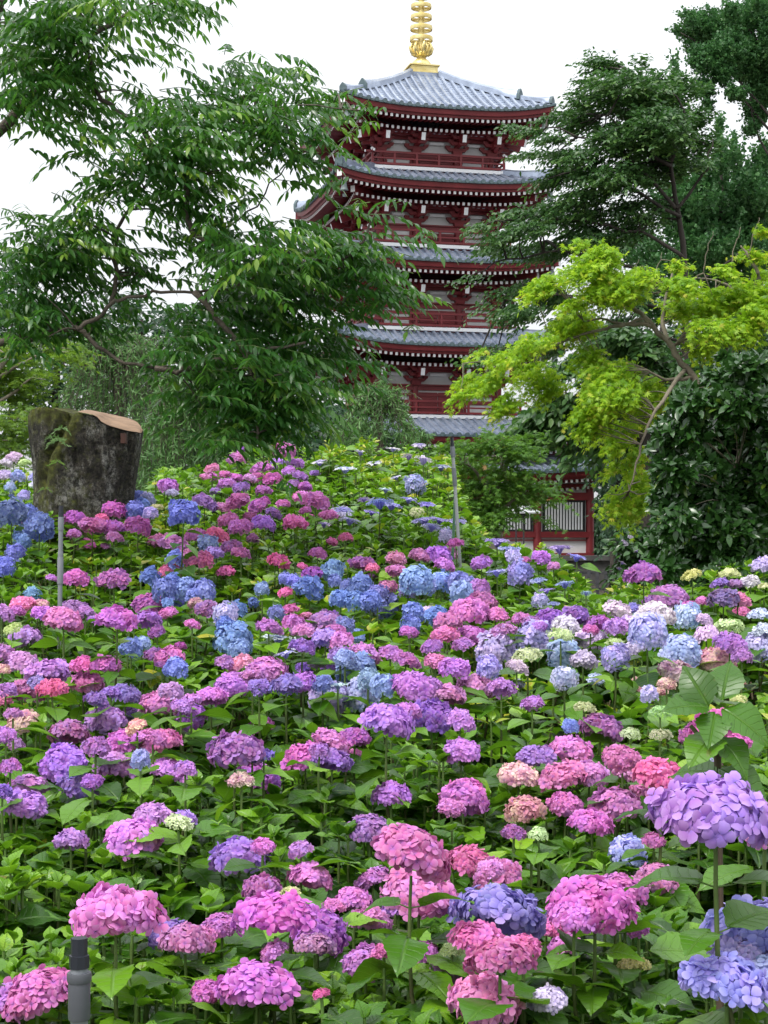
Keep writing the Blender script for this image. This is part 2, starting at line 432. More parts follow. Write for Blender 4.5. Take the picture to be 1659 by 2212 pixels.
        b.lathe([(.03, -.14), (.10, -.17), (.13, -.26), (.14, -.42), (.19, -.56), (.20, -.60), (.12, -.60), (.03, -.52)], p, 12)
        b.tube([p - V(0, 0, .5), p - V(0, 0, .78)], .015, 5); b.box(p - V(0, 0, .84), (.16, .02, .14))
        sub(b, 'wind_bell', M_bronze, r, auto=40)
    return r

def brackets(b, ze, xs, out=1.55):
    """stepped wooden brackets over the columns with white-ended tail rafters"""
    mb = MB()
    for i, x in enumerate(xs):
        corner = abs(x) > b - .05
        mb.box((x, -b - .10, ze - 1.62), (.42, .42, .2), 0, taper=1.2)
        for j, (w, y, z) in enumerate(((1.15, -.15, -1.46), (1.0, -.5, -1.22), (.9, -.85, -1.0))):
            mb.box((x, -b + y, ze + z), (w * .72, .17, .15), 0, taper=1.35)
            for q in (-.42, 0, .42): mb.box((x + q * w, -b + y, ze + z + .13), (.2, .2, .12), 0, taper=1.25)
        mb.box((x, -b - .45, ze - 1.3), (.17, 1.0, .16), 0); mb.box((x, -b - .62, ze - 1.08), (.17, 1.25, .16), 0)
        if not corner: mb.bar((x, -b + .1, ze - .66), (x, -b - out, ze - 1.20), .2, .36, 0, ends=1)
        elif x < 0:
            mb.bar((x + .1, -b + .1, ze - .66), (x - out * .9, -b - out * .9, ze - 1.22), .24, .36, 0, ends=1)
            mb.bar((x, -b + .1, ze - .66), (x, -b - out, ze - 1.20), .2, .36, 0, ends=1)
            mb.bar((x + .1, -b, ze - .66), (x - out, -b, ze - 1.20), .2, .36, 0, ends=1)
    for y, z in ((-.15, -.98), (-.5, -.86), (-.85, -.76)):
        L = 2 * b - 2 * y
        mb.box((0, -b + y, ze + z), (L, .16, .17), 0)
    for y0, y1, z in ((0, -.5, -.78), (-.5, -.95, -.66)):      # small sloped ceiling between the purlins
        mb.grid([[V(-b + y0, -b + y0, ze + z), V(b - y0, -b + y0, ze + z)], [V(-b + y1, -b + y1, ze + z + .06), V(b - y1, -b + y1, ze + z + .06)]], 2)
    for i in range(len(xs) - 1):                                   # white gap strips between bracket arms
        xm = (xs[i] + xs[i + 1]) / 2
        for q in (-.26, 0, .26): mb.box((xm + q, -b - .62, ze - .80), (.13, .24, .05), 1)
        mb.box((xm, -b - .16, ze - 1.20), (abs(xs[i + 1] - xs[i]) * .36, .03, .13), 1)
    mb.spin4(); return mb

def ring_columns(xs, b, r, z0, z1, parent):
    for k in range(4):
        c, s = [(1, 0), (0, 1), (-1, 0), (0, -1)][k]
        for x in xs:
            m = MB(); m.lathe([(r * 1.03, z0), (r, z0 + .4), (r, z1)], (x * c + b * s, x * s - b * c, 0), 12, caps=False)
            sub(m, 'column', M_red, parent, auto=40)
def storey(b, zd, ze):
    """body of one upper storey between its deck (zd) and its eaves (ze)"""
    w = MB(); w.box((0, 0, (zd + ze - .5) / 2), (2 * b, 2 * b, ze - .5 - zd), 0)
    st = sub(w, 'storey', M_white, pagoda)
    bay = [-b, -.37 * b, .37 * b, b]
    zb = ze - 1.95
    ring_columns(bay[:3], b + .02, .17, zd, ze - 1.7, st)
    h = MB()
    h.box((0, -b - .06, zb + .10), (2 * b + .3, .16, .22)); h.box((0, -b - .09, zb + .24), (2 * b + .5, .3, .07))
    if zb - zd > .8: h.box((0, -b - .05, zb - .22), (2 * b + .1, .12, .12))
    h.box((0, -b - .05, zd + .10), (2 * b + .1, .14, .2))
    for s in (-1, 1):
        xc = s * .685 * b; hw = .315 * b - .19
        if zb - zd > .8:
            h.box((xc, -b - .03, zd + .20 + (zb - zd - .4) * .52), (2 * hw, .10, .10))
        h.box((xc - hw + .06, -b - .03, (zd + zb) / 2), (.12, .09, zb - zd - .1)); h.box((xc + hw - .06, -b - .03, (zd + zb) / 2), (.12, .09, zb - zd - .1))
    h.spin4(); sub(h, 'beams', M_red, st)
    for k in range(4):
        d = MB(); c_, s_ = [(1, 0), (0, 1), (-1, 0), (0, -1)][k]; R = np.array([[c_, -s_, 0], [s_, c_, 0], [0, 0, 1]], float)
        hw = .37 * b - .17; hh = max(.3, zb - zd - .3)
        for s in (-1, 1):
            d.box(R @ V(s * hw / 2, -b - .02, zd + .2 + hh / 2), (hw - .03, .07, hh), 0, R)
            for q in (.2, .5, .8): d.box(R @ V(s * hw / 2, -b - .065, zd + .2 + hh * q), (hw - .03, .03, .06), 0, R)
        sub(d, 'door', M_red, st)
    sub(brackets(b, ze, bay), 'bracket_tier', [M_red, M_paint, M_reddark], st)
    return st

def balcony(hb, zd, ztop_roof):
    d = MB()
    d.box((0, 0, zd - .09), (2 * hb, 2 * hb, .165), 0)
    d.box((0, 0, zd - .36), (2 * hb - .35, 2 * hb - .35, .38), 1)
    d.box((0, 0, zd - .85), (2 * hb - .8, 2 * hb - .8, .62), 1)
    bc = sub(d, 'balcony', [M_paint, M_red], pagoda)
    r = MB(); a = hb - .12
    for z, hh, ex in ((.10, .10, .0), (.36, .075, .0), (.66, .095, .34)):
        r.box((0, -a, zd + z), (2 * a + 2 * ex, .095, hh), 0)
        if ex:
            for s in (-1, 1): r.box((s * (a + ex + .02), -a, zd + z), (.04, .10, hh + .01), 1)
    n = 6
    for i in range(n):
        x = -a + 2 * a * i / n
        r.box((x, -a, zd + .34), (.10, .11, .66 if i == 0 else .6), 0)
    r.lathe([(.06, .66), (.06, .74), (.085, .77), (.08, .83), (.02, .88)], (-a, -a, zd), 8, 1)
    r.spin4(); sub(r, 'railing', [M_red, M_paint], bc)

# heights read at the front face of each level
ZE5, ZE4, ZE3, ZE2, ZE1 = zz(233, 79.9), zz(391, 79.7), zz(563, 79.6), zz(745, 79.5), zz(941, 78.7)
ZD5, ZD4, ZD3, ZD2 = zz(362, 81.6), zz(528, 81.4), zz(707, 81.2), zz(896, 81.0)
roof(5.35, .78, ZE5, 2.75, .50, tiers=2)
storey(2.80, ZD5, ZE5); balcony(3.47, ZD5, 0)
roof(5.55, 2.9, ZE4, 1.05, .52, tiers=1)
storey(2.90, ZD4, ZE4); balcony(3.70, ZD4, 0)
roof(5.62, 3.0, ZE3, 1.10, .52, tiers=1)
storey(3.00, ZD3, ZE3); balcony(3.90, ZD3, 0)
roof(5.72, 3.1, ZE2, 1.12, .52, tiers=1)
storey(3.10, ZD2, ZE2); balcony(4.10, ZD2, 0)
roof(6.9, 3.3, ZE1, 1.25, .52, tiers=1)
storey(3.9, zz(1000, 80), ZE1)
# surrounding pent roof and ground storey
ZM = zz(1019, 77.3)
roof(7.9, 3.9, ZM, .9, .42, tiers=1)
def ground_storey():
    b = 6.6; z0 = zz(1201, 78.6); z1 = ZM - .15
    w = MB(); w.box((0, 0, (z0 + z1) / 2), (2 * b, 2 * b, z1 - z0), 0)
    st = sub(w, 'storey', M_white, pagoda)
    Yf = 78.6; n = 5; bw = 2 * b / n; xs = [-b + i * bw for i in range(n + 1)]
    zl0, zl1 = zz(1197, Yf), zz(1161, Yf); zw0, zw1 = zz(1148, Yf), zz(1079, Yf); zt = zz(1062, Yf)
    ring_columns(xs[:n], b + .03, .2, z0, z1, st)
    h = MB()
    h.box((0, -b - .07, (zl1 + zw0) / 2), (2 * b + .3, .22, zw0 - zl1)); h.box((0, -b - .07, (zw1 + zt) / 2), (2 * b + .3, .22, zt - zw1))
    h.box((0, -b - .07, (z0 + zl0) / 2), (2 * b + .3, .24, zl0 - z0 + .1)); h.box((0, -b - .05, zl1 - .12), (2 * b, .12, .06))
    h.box((0, -b - .08, zz(1048, Yf)), (2 * b + .2, .3, .2))
    h.spin4(); sub(h, 'beams', M_red, st)
    for k in range(4):
        c_, s_ = [(1, 0), (0, 1), (-1, 0), (0, -1)][k]; R = np.array([[c_, -s_, 0], [s_, c_, 0], [0, 0, 1]], float)
        for i in range(n):
            xc = (xs[i] + xs[i + 1]) / 2; hw = bw / 2 - .26; hz = zw1 - zw0
            if i == 2:
                d = MB()
                for s in (-1, 1):
                    d.box(R @ V(xc + s * hw / 2, -b - .05, (z0 + zw1) / 2 + .1), (hw - .03, .10, zw1 - z0 - .1), 0, R)
                sub(d, 'door', M_red, st); continue
            d = MB(); d.box(R @ V(xc, -b - .02, (zw0 + zw1) / 2), (2 * hw, .06, hz), 0, R)
            for s in (-1, 1): d.box(R @ V(xc + s * (hw - .04), -b - .09, (zw0 + zw1) / 2), (.09, .1, hz), 0, R)
            for zz_ in (zw0 + .045, zw1 - .045): d.box(R @ V(xc, -b - .085, zz_), (2 * hw - .19, .1, .09), 0, R)
            for j in range(13):
                x = xc - hw + .16 + (2 * hw - .32) * j / 12
                d.box(R @ V(x, -b - .09, (zw0 + zw1) / 2), (.075, .06, hz - .19), 1, R)
            sub(d, 'lattice_window', [M_dark, M_paint], st)
    p = MB(); p.box((0, 0, z0 / 2 - .02), (2 * b + 2.2, 2 * b + 2.2, z0), 0); p.box((0, 0, z0 - .1), (2 * b + 2.5, 2 * b + 2.5, .24), 0)
    sub(p, 'stone_platform', plain('grey_granite', (.07, .07, .068), (.13, .125, .12), 3, .85, .2, 30), pagoda)
ground_storey()
# golden spire
zs = zz(155, 84.2)
sp = MB(); sp.box((0, 0, zs - .22), (1.5, 1.5, .45), 0); sub_ = sp.build('spire', M_tile, pagoda)
b = MB(); b.box((0, 0, zs + .19), (1.36, 1.36, .36)); b.box((0, 0, zs + .03), (1.5, 1.5, .07)); b.box((0, 0, zs + .39), (1.56, 1.56, .06))
for k in range(4):
    c_, s_ = [(1, 0), (0, 1), (-1, 0), (0, -1)][k]; R = np.array([[c_, -s_, 0], [s_, c_, 0], [0, 0, 1]], float)
    for x in (-.34, .34):
        for w_, h_, q in ((.56, .03, .09), (.56, .03, .30)): b.box(R @ V(x, -.69, zs + q), (w_, .03, h_), 0, R)
        for s in (-1, 1): b.box(R @ V(x + s * .27, -.69, zs + .195), (.03, .03, .19), 0, R)
sub(b, 'dew_basin', M_gold, sub_)
b = MB(); zb = zs + .42
b.lathe([(.60, zb), (.60, zb + .06), (.52, zb + .12), (.5, zb + .2), (.40, zb + .34), (.26, zb + .44), (.22, zb + .52), (.27, zb + .6)], sides=24)
sub(b, 'inverted_bowl', M_gold, sub_, auto=50)
b = MB(); zb = zs + 1.0
b.lathe([(.24, zb - .05), (.34, zb + .03), (.40, zb + .13), (.34, zb + .22), (.22, zb + .30), (.22, zb + .6)], sides=20)
for k in range(8):
    t = k * math.pi / 4; d = V(math.cos(t), math.sin(t), 0)
    b.tube([d * .33 + V(0, 0, zb + .08), d * .5 + V(0, 0, zb + .2), d * .58 + V(0, 0, zb + .42), d * .50 + V(0, 0, zb + .60), d * .38 + V(0, 0, zb + .62), d * .36 + V(0, 0, zb + .48)], [.09, .1, .09, .075, .06, .03], 7)
    b.tube([d * .30 + V(0, 0, zb + .2), d * .38 + V(0, 0, zb + .42), d * .30 + V(0, 0, zb + .66)], [.13, .13, .02], 7)
sub(b, 'lotus_cup', M_gold, sub_, auto=60)
b = MB(); z1 = zs + 1.6
b.tube([V(0, 0, z1), V(0, 0, z1 + 7.2)], [.16, .09], 14); sub(b, 'mast', M_gold, sub_, auto=50)
for k in range(9):
    b = MB(); z = z1 + .28 + k * .555; ro = .585 - .022 * k; t = .05
    b.lathe([(ro - t, z - .10), (ro, z - .10), (ro + .015, z), (ro, z + .10), (ro - t, z + .10), (ro - t, z - .10)], sides=28, caps=False)
    for q in range(4):
        a = q * math.pi / 2 + .5; d = V(math.cos(a), math.sin(a), 0); b.bar(d * .1 + V(0, 0, z), d * (ro - .03) + V(0, 0, z), .05, .06)
    sub(b, 'spire_ring', M_gold, sub_, auto=50)
b = MB(); zt = z1 + 5.6
for q in range(4):
    a = q * math.pi / 2; d = V(math.cos(a), math.sin(a), 0)
    b.tube([d * .1 + V(0, 0, zt), d * .45 + V(0, 0, zt + .3), d * .4 + V(0, 0, zt + .8), d * .08 + V(0, 0, zt + 1.2)], [.03, .08, .06, .02], 6)
b.lathe([(.02, zt + 1.3), (.2, zt + 1.42), (.22, zt + 1.55), (.02, zt + 1.7)], sides=14)
sub(b, 'finial', M_gold, sub_, auto=50)

# ------------------------------------------------------------------ in front of the pagoda
def at_ground(px, Y): x = (px - CX) / F * Y; return V(x, Y, float(ground(x, Y)))
M_fence = plain('weathered_dark_wood', (.02, .021, .024), (.055, .056, .06), 6, .8, .3, 30)
fp = at_ground(1290, 62); fence = empty('picket_fence', fp)
tag(fence, 'low dark wooden picket fence in front of the pagoda base', 'fence')
g = MB()
for z in (.28, .88): g.box((0, 0, z), (9, .06, .10))
sub(g, 'rail', M_fence, fence)
g = MB()
for i in range(-14, 15): g.box((i * .31, -.06, .52), (.13, .05, 1.04), taper=.97)
sub(g, 'pickets', M_fence, fence)
sp_ = at_ground(1290, 40); st = MB()
st.box((0, 0, .10), (7, .9, .28)); st.box((0, .55, .30), (7, .6, .26)); st.box((.2, 1.2, .5), (7, .8, .26))
tag(st.build('stone_step', plain('worn_grey_stone', (.10, .095, .085), (.18, .17, .155), 2.5, .9, .4, 20), origin=(0, 0, 0)), 'low worn stone steps below the dark picket fence', 'steps').location = tuple(sp_)
# notice board with a small pale roof and two dark posts
nb = empty('notice_board', at_ground(1123, 55))
tag(nb, 'roofed notice board on two thin black posts before the pagoda wall', 'notice board')
nz = lambda py: EYE + (HZ - py) / F * 55 - nb.location.z
for s in (-1, 1):
    g = MB(); g.box((s * .125, 0, nz(1110) / 2), (.05, .05, nz(1110))); sub(g, 'post', M_black, nb)
g = MB(); g.box((0, 0, nz(1113)), (.62, .12, .2)); sub(g, 'board', M_black, nb)
g = MB(); zr = nz(1106)
g.add([(-.65, -.3, zr), (.65, -.3, zr), (.65, .3, zr), (-.65, .3, zr), (-.35, 0, zr + .2), (.35, 0, zr + .2), (-.65, -.3, zr - .05), (.65, -.3, zr - .05), (.65, .3, zr - .05), (-.65, .3, zr - .05)],
      [(0, 1, 5, 4), (1, 2, 5), (2, 3, 4, 5), (3, 0, 4), (9, 8, 7, 6), (0, 6, 7, 1), (1, 7, 8, 2), (2, 8, 9, 3), (3, 9, 6, 0)])
sub(g, 'roof', plain('pale_sheet_metal', (.4, .42, .42), (.5, .52, .52), 3, .5), nb)
# sloping steel handrail behind the right-hand flowers
hr = MB(); a0, a1 = P(1478, 1206, 30), P(1500, 1222, 30)
a2 = P(1562, 1305, 28)
hr.tube([P(1400, 1178, 33), a0, a1, a2], .025, 8); 
for q in (a0, a1, a2): hr.tube([q, V(q[0], q[1], float(ground(q[0], q[1])))], .022, 8)
tag(hr.build('handrail', plain('brushed_steel', (.35, .36, .37), (.5, .5, .5), 6, .35, metal=.6), auto=40), 'thin steel handrail slanting down beside the camellia', 'handrail')
# ------------------------------------------------------------------ trees
M_bark = plain('grey_brown_bark', (.05, .04, .03), (.14, .115, .09), 9, .9, .7, 50, streak=(1, 1, .25))
M_bark_maple = plain('smooth_grey_bark', (.10, .085, .06), (.22, .19, .14), 9, .85, .5, 40, streak=(1, 1, .25))
M_bark_dark = plain('dark_bark', (.02, .016, .013), (.06, .05, .04), 8, .9, .6, 40, streak=(1, 1, .25))
ML_pinnate = leaf_mat('pinnate_leaf', [(0, (.014, .054, .014)), (.5, (.032, .108, .019)), (.8, (.080, .19, .027)), (1, (.21, .34, .04))], rough=.30, spec=.5, trans=.38, tcol=(.14, .40, .03))
ML_cherry = leaf_mat('cherry_leaf', [(0, (.020, .060, .018)), (.55, (.048, .12, .030)), (1, (.12, .22, .042))], rough=.42, trans=.3, tcol=(.1, .26, .04))
ML_ginkgo = leaf_mat('ginkgo_leaf', [(0, (.026, .085, .028)), (.6, (.056, .155, .044)), (1, (.11, .23, .06))], rough=.5, trans=.3, tcol=(.08, .22, .05))
ML_gold = leaf_mat('yellow_maple_leaf', [(0, (.11, .27, .012)), (.5, (.24, .45, .016)), (.85, (.42, .60, .03)), (1, (.54, .52, .06))], rough=.5, trans=.45, tcol=(.48, .66, .03))
ML_maple = leaf_mat('green_maple_leaf', [(0, (.035, .105, .014)), (.6, (.080, .20, .022)), (.92, (.15, .29, .03)), (1, (.30, .16, .05))], rough=.5, trans=.35, tcol=(.2, .4, .03))
ML_camellia = leaf_mat('camellia_leaf', [(0, (.012, .044, .010)), (.6, (.034, .10, .018)), (.93, (.075, .17, .028)), (1, (.16, .25, .03))], rough=.30, spec=.6, trans=.15, tcol=(.06, .16, .02))
ML_willow = leaf_mat('weeping_leaf', [(0, (.05, .13, .035)), (.6, (.11, .24, .065)), (1, (.19, .33, .10))], rough=.55, trans=.35, tcol=(.16, .32, .06))
ML_back = leaf_mat('far_leaf', [(0, (.022, .055, .03)), (.6, (.04, .09, .045)), (1, (.07, .14, .06))], rough=.6, trans=.3, tcol=(.08, .2, .06))

def unit(a): return a / (np.linalg.norm(a, axis=-1, keepdims=True) + 1e-9)
def spline(pts, n=4):
    pts = np.asarray(pts, float); out = []
    for i in range(len(pts) - 1):
        p0, p1, p2, p3 = pts[max(i - 1, 0)], pts[i], pts[i + 1], pts[min(i + 2, len(pts) - 1)]
        for t in np.arange(n) / n:
            out.append(.5 * ((2 * p1) + (p2 - p0) * t + (2 * p0 - 5 * p1 + 4 * p2 - p3) * t * t + (3 * p1 - p0 - 3 * p2 + p3) * t ** 3))
    return np.array(out + [pts[-1]])
class Tree:
    def __init__(s, name, base, label, cat, bark, group=None):
        s.root = empty(name, base); tag(s.root, label, cat, group); s.base = np.asarray(base, float); s.bark = bark
        s.mb = MB(); s.sk = []; s.batches = []
    def limb(s, pts, r0, r1, sides=7, jit=.008):
        p = spline(pts); p[1:-1] += rng.normal(size=p[1:-1].shape) * jit
        s.mb.tube(p, np.linspace(r0, r1, len(p)), sides); s.sk.append(p)
    def limbpx(s, pts, Y, r0, r1, **k):
        s.limb([P(q[0], q[1], q[2] if len(q) > 2 else Y) for q in pts], r0, r1, **k)
    def twigs(s, targets, r0=.012, r1=.004, sag=.1, sides=4, maxlen=1e9):
        """thin branches from the skeleton out to points in the crown"""
        S = np.concatenate(s.sk)
        for t in targets:
            d = np.linalg.norm(S - t, axis=1) + np.maximum(0, S[:, 2] - t[2]) * .6
            q = S[np.argmin(d)]; L = np.linalg.norm(t - q)
            if L > maxlen: continue
            mid = (q + t) / 2 + V(0, 0, sag * L) + rng.normal(size=3) * .05 * L
            p = spline([q, mid, t], 4); k = (1 + L * .25)
            s.mb.tube(p, np.linspace(r0 * k, r1, len(p)), sides, caps=False)
    def leaves(s, tpl, pos, d, n, size, tint):
        M = frames(d, n) * np.asarray(size)[:, None, None]
        s.batches.append((tpl, M, pos, np.clip(tint, 0, 1)))
    def done(s, mat, crown='crown', trunk='trunk'):
        if s.mb.n: s.mb.build(trunk, s.bark, s.root, smoothed=True, origin=s.base)
        scatter(crown, mat, s.batches, s.root, s.base)

def simple_crown(t, blobs, n, Y, thick, tpl, size, spray=10, reach=.45, droop=.25, flat=.35, center=None, shell=.15, tilt=.5, tvar=.22, up=.0):
    """leaves set along short twigs that fan outward in flattened sprays; leaf tint varies by twig and with height in the clump"""
    ns = max(1, n // spray)
    pos, u, idx = in_blobs(blobs, ns, Y, thick, shell)
    c = np.asarray(center if center is not None else t.base + V(0, 0, 3), float)
    out = pos - c; out[:, 2] *= flat; out = unit(unit(out) + rng.normal(size=out.shape) * .45 * V(1, 1, .45)); out[:, 2] += up
    tw_t = rng.random(ns)
    k = np.tile(np.linspace(0, 1, spray), ns); rep = np.repeat(np.arange(ns), spray)
    o = out[rep]; side = unit(np.cross(o, V(0, 0, 1))); sg = np.where(np.arange(len(k)) % 2, 1., -1.)[:, None]
    reachv = (reach * rng.uniform(.6, 1.3, ns))[rep][:, None]
    p = pos[rep] + o * (k[:, None] - .35) * reachv + V(0, 0, -1) * (droop * (k[:, None] ** 2) * reachv) + rng.normal(size=(len(k), 3)) * .04 * reachv
    d = o * .75 + side * sg * rng.uniform(.4, 1.1, (len(k), 1)) + V(0, 0, -droop * 1.4) + rng.normal(size=p.shape) * .25
    nrm = V(0, 0, 1) + rng.normal(size=p.shape) * tilt
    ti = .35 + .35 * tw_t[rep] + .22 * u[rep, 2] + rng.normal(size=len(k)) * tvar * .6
    t.leaves(tpl, p, d, nrm, size * rng.uniform(.7, 1.25, len(k)), ti)
    return pos

# --- large compound-leaved tree reaching in from the left
Yp = 10.2
t = Tree('compound_leaf_tree', at_ground(-230, 10.8), 'large glossy green tree with feathery compound leaves reaching in from the left', 'tree', M_bark)
t.limb([t.base, t.base + V(.05, 0, 1.2), P(-190, 760, 10.7), P(-120, 600, 10.6), P(-80, 350, 10.5), P(-40, 120, 10.4), P(20, -120, 10.3)], .16, .05, sides=10)
t.limbpx([(-180, 760, 10.7), (-60, 745), (40, 738), (100, 722), (165, 712), (200, 738), (250, 775), (335, 795)], 10.2, .028, .009)
t.limbpx([(165, 712), (210, 690), (240, 655), (262, 645), (330, 634), (420, 632), (500, 622), (590, 580), (680, 560)], 10.1, .015, .005)
t.limbpx([(240, 655), (248, 600), (246, 540), (262, 480), (300, 420), (350, 370), (420, 320), (520, 270), (600, 240)], 10.2, .015, .005)
t.limbpx([(350, 370), (320, 300), (270, 250), (210, 200), (190, 120), (200, 60)], 10.2, .022, .008)
t.limbpx([(-80, 350, 10.5), (20, 260), (90, 190), (140, 140), (220, 60), (330, 10)], 10.3, .04, .01)
t.limbpx([(335, 795), (400, 800), (470, 780), (560, 760), (660, 740)], 10, .018, .008)
t.limbpx([(420, 632), (480, 700), (540, 790), (560, 880), (555, 950)], 9.9, .02, .007)
t.limbpx([(520, 270), (600, 235), (690, 228), (775, 238)], 10.1, .007, .003)
t.limbpx([(440, 520), (540, 460), (600, 380), (650, 330)], 10.1, .007, .003)
t.limbpx([(420, 320), (400, 430), (440, 520), (600, 540), (720, 560), (780, 520), (815, 455)], 10, .02, .006)
bl = [(230, 8, 190, 45), (330, 42, 65, 28), (400, 12, 50, 22), (120, 60, 75, 45), (55, 60, 60, 40), (60, 120, 70, 60), (150, 140, 60, 60), (55, 195, 60, 60), (20, 240, 40, 25), (250, 112, 45, 12),
      (160, 225, 55, 40), (185, 262, 45, 30), (285, 222, 50, 24), (135, 295, 22, 18), (440, 240, 100, 45), (330, 285, 85, 40), (440, 330, 95, 60), (560, 205, 60, 32), (510, 165, 40, 22), (650, 180, 45, 22), (700, 222, 60, 30), (755, 235, 30, 16),
      (580, 275, 80, 42), (635, 310, 50, 55), (690, 365, 22, 26), (350, 395, 80, 55), (430, 420, 70, 55), (250, 375, 50, 20), (190, 345, 30, 14), (400, 470, 40, 30), (430, 520, 30, 30),
      (110, 560, 110, 55), (190, 505, 80, 38), (60, 640, 80, 55), (220, 615, 70, 50), (150, 470, 45, 20), (60, 520, 40, 20), (70, 715, 75, 35), (180, 690, 70, 40), (290, 590, 40, 30),
      (560, 550, 150, 50), (560, 600, 130, 45), (720, 560, 100, 42), (790, 535, 70, 26), (870, 532, 50, 10), (940, 548, 25, 8), (660, 640, 130, 40), (800, 610, 65, 45), (845, 650, 35, 25), (520, 690, 160, 55), (640, 750, 120, 55), (560, 820, 120, 55), (450, 800, 100, 40),
      (730, 765, 50, 35), (490, 880, 90, 50), (570, 915, 85, 50), (520, 972, 36, 28), (575, 985, 24, 24), (450, 845, 80, 40), (700, 840, 60, 40), (640, 860, 55, 50), (690, 930, 14, 36), (430, 740, 70, 40), (815, 455, 18, 14)]
n = 1650
pos, u, idx = in_blobs(bl, n, Yp, .75, .1)
t.twigs(pos[rng.choice(n, 190, False)], .007, .0025, .08, maxlen=.42)
ax = unit(V(.9, -.15, 0) + rng.normal(size=(n, 3)) * V(.75, .7, .0)); ax[:, 2] = rng.normal(size=n) * .16 + .12
flip = (u[:, 0] < -.2) & (rng.random(n) < .6); ax[flip, 0] = -np.abs(ax[flip, 0])
ax = unit(ax); Ln = rng.uniform(.26, .42, n); pos = pos - ax * (Ln * .5)[:, None] + V(0, 0, .05) + rng.normal(size=pos.shape) * .085; sdir = unit(np.cross(ax, V(0, 0, 1)))
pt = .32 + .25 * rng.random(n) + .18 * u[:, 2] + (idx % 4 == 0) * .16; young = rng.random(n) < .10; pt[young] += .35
rach = MB()
for k in range(n):
    q = [pos[k] + ax[k] * Ln[k] * s + V(0, 0, -Ln[k] * .42 * s * s) for s in (0, .35, .7, 1)]
    if k % 2 == 0: rach.tube(q, [.0032, .0028, .002, .0012], 3, caps=False)
for j in range(7):
    s = .14 + .84 * j / 6.5
    for sg in (-1, 1):
        q = pos + ax * (Ln * s)[:, None] + V(0, 0, -1) * (Ln * .42 * s * s)[:, None]
        d = sdir * sg * .75 + ax * (.4 + .3 * s) + V(0, 0, -.5 - .2 * s) + rng.normal(size=q.shape) * .2
        nn = V(0, 0, 1) + sdir * sg * .55 + rng.normal(size=q.shape) * .22
        t.leaves(LEAF_SLIM, q, d, nn, .084 * rng.uniform(.7, 1.15, n) * (1 - .35 * abs(s - .45)), pt + rng.normal(size=n) * .07)
q = pos + ax * Ln[:, None] + V(0, 0, -.42) * Ln[:, None]
t.leaves(LEAF_SLIM, q, ax + V(0, 0, -.9), np.tile(V(0, 0, 1), (n, 1)) + ax * .5, .085 * rng.uniform(.8, 1.1, n), pt + .1)
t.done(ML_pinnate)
rach.build('leaf_stalks', plain('green_leaf_stalk', (.05, .10, .02), (.10, .16, .03), 5, .5), t.root, smoothed=True, origin=t.base)

# --- dark cherry trees right of the pagoda
def X6(*b): return [(979 + x * .4097, y * .4097, rx * .4097, ry * .4097) for x, y, rx, ry in b]
def X7(*b): return [(979 + x * .4097, 489.6 + y * .4097, rx * .4097, ry * .4097) for x, y, rx, ry in b]
Yc = 44
t = Tree('cherry_tree', at_ground(1460, Yc), 'tall dark green cherry tree with layered drooping branches right of the pagoda', 'tree', M_bark_dark)
t.limb([t.base, P(1470, 1000, Yc), P(1480, 800, Yc), P(1478, 560, Yc), P(1462, 450, Yc), P(1448, 350, Yc), P(1440, 260, Yc), P(1380, 170, Yc)], .13, .02, sides=9)
for pts in ([(1470, 470), (1400, 430), (1320, 390), (1230, 350)], [(1450, 360), (1380, 300), (1300, 250)], [(1478, 560), (1380, 500), (1260, 480), (1120, 470), (1020, 490)], [(1480, 640), (1380, 580), (1250, 540), (1100, 560), (1010, 600)], [(1480, 700), (1350, 640), (1200, 640), (1090, 650)],
            [(1462, 450), (1520, 380), (1540, 300)], [(1448, 350), (1480, 260), (1450, 200)], [(1480, 640), (1560, 580), (1600, 540)], [(1460, 450), (1340, 330), (1180, 275)]):
    t.limbpx(pts, Yc - .6, .055, .015, sides=6, jit=.05)
bl = X6((770, 330, 60, 45), (860, 360, 90, 45), (900, 440, 170, 70), (760, 440, 80, 30), (740, 520, 120, 55), (1000, 560, 200, 90), (680, 600, 120, 40), (700, 660, 120, 45), (540, 620, 50, 35), (540, 730, 60, 25), (350, 670, 55, 18), (440, 690, 60, 18), (450, 810, 90, 16), (600, 810, 90, 30), (680, 820, 110, 50),
        (900, 740, 180, 100), (1120, 620, 140, 90), (1260, 640, 90, 50), (1200, 470, 120, 60), (1100, 430, 60, 30), (1010, 330, 30, 20), (1100, 680, 190, 130), (1180, 800, 150, 100), (1080, 500, 150, 80), (620, 900, 110, 45), (520, 950, 70, 30), (850, 930, 220, 100), (1080, 880, 160, 110), (1330, 760, 70, 40), (1290, 860, 70, 40), (380, 1110, 70, 24), (260, 1140, 60, 18),
        (130, 1190, 80, 14), (270, 1240, 100, 30), (600, 1120, 220, 70), (420, 1200, 140, 45), (800, 1240, 220, 70), (1000, 1120, 170, 90), (500, 1310, 230, 50), (250, 1310, 110, 22), (700, 1040, 160, 50)) \
   + X7((120, 262, 90, 7), (290, 330, 80, 18), (400, 300, 80, 36), (190, 410, 60, 8), (300, 420, 60, 14), (360, 450, 120, 50), (900, 540, 130, 80), (520, 360, 90, 60), (200, 645, 100, 18), (150, 690, 60, 12), (950, 330, 120, 70), (650, 480, 100, 60), (850, 650, 150, 80), (560, 620, 80, 40))
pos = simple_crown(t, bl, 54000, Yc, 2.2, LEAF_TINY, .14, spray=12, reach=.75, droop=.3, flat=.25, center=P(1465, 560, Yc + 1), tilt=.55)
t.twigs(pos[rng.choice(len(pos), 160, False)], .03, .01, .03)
t.done(ML_cherry)

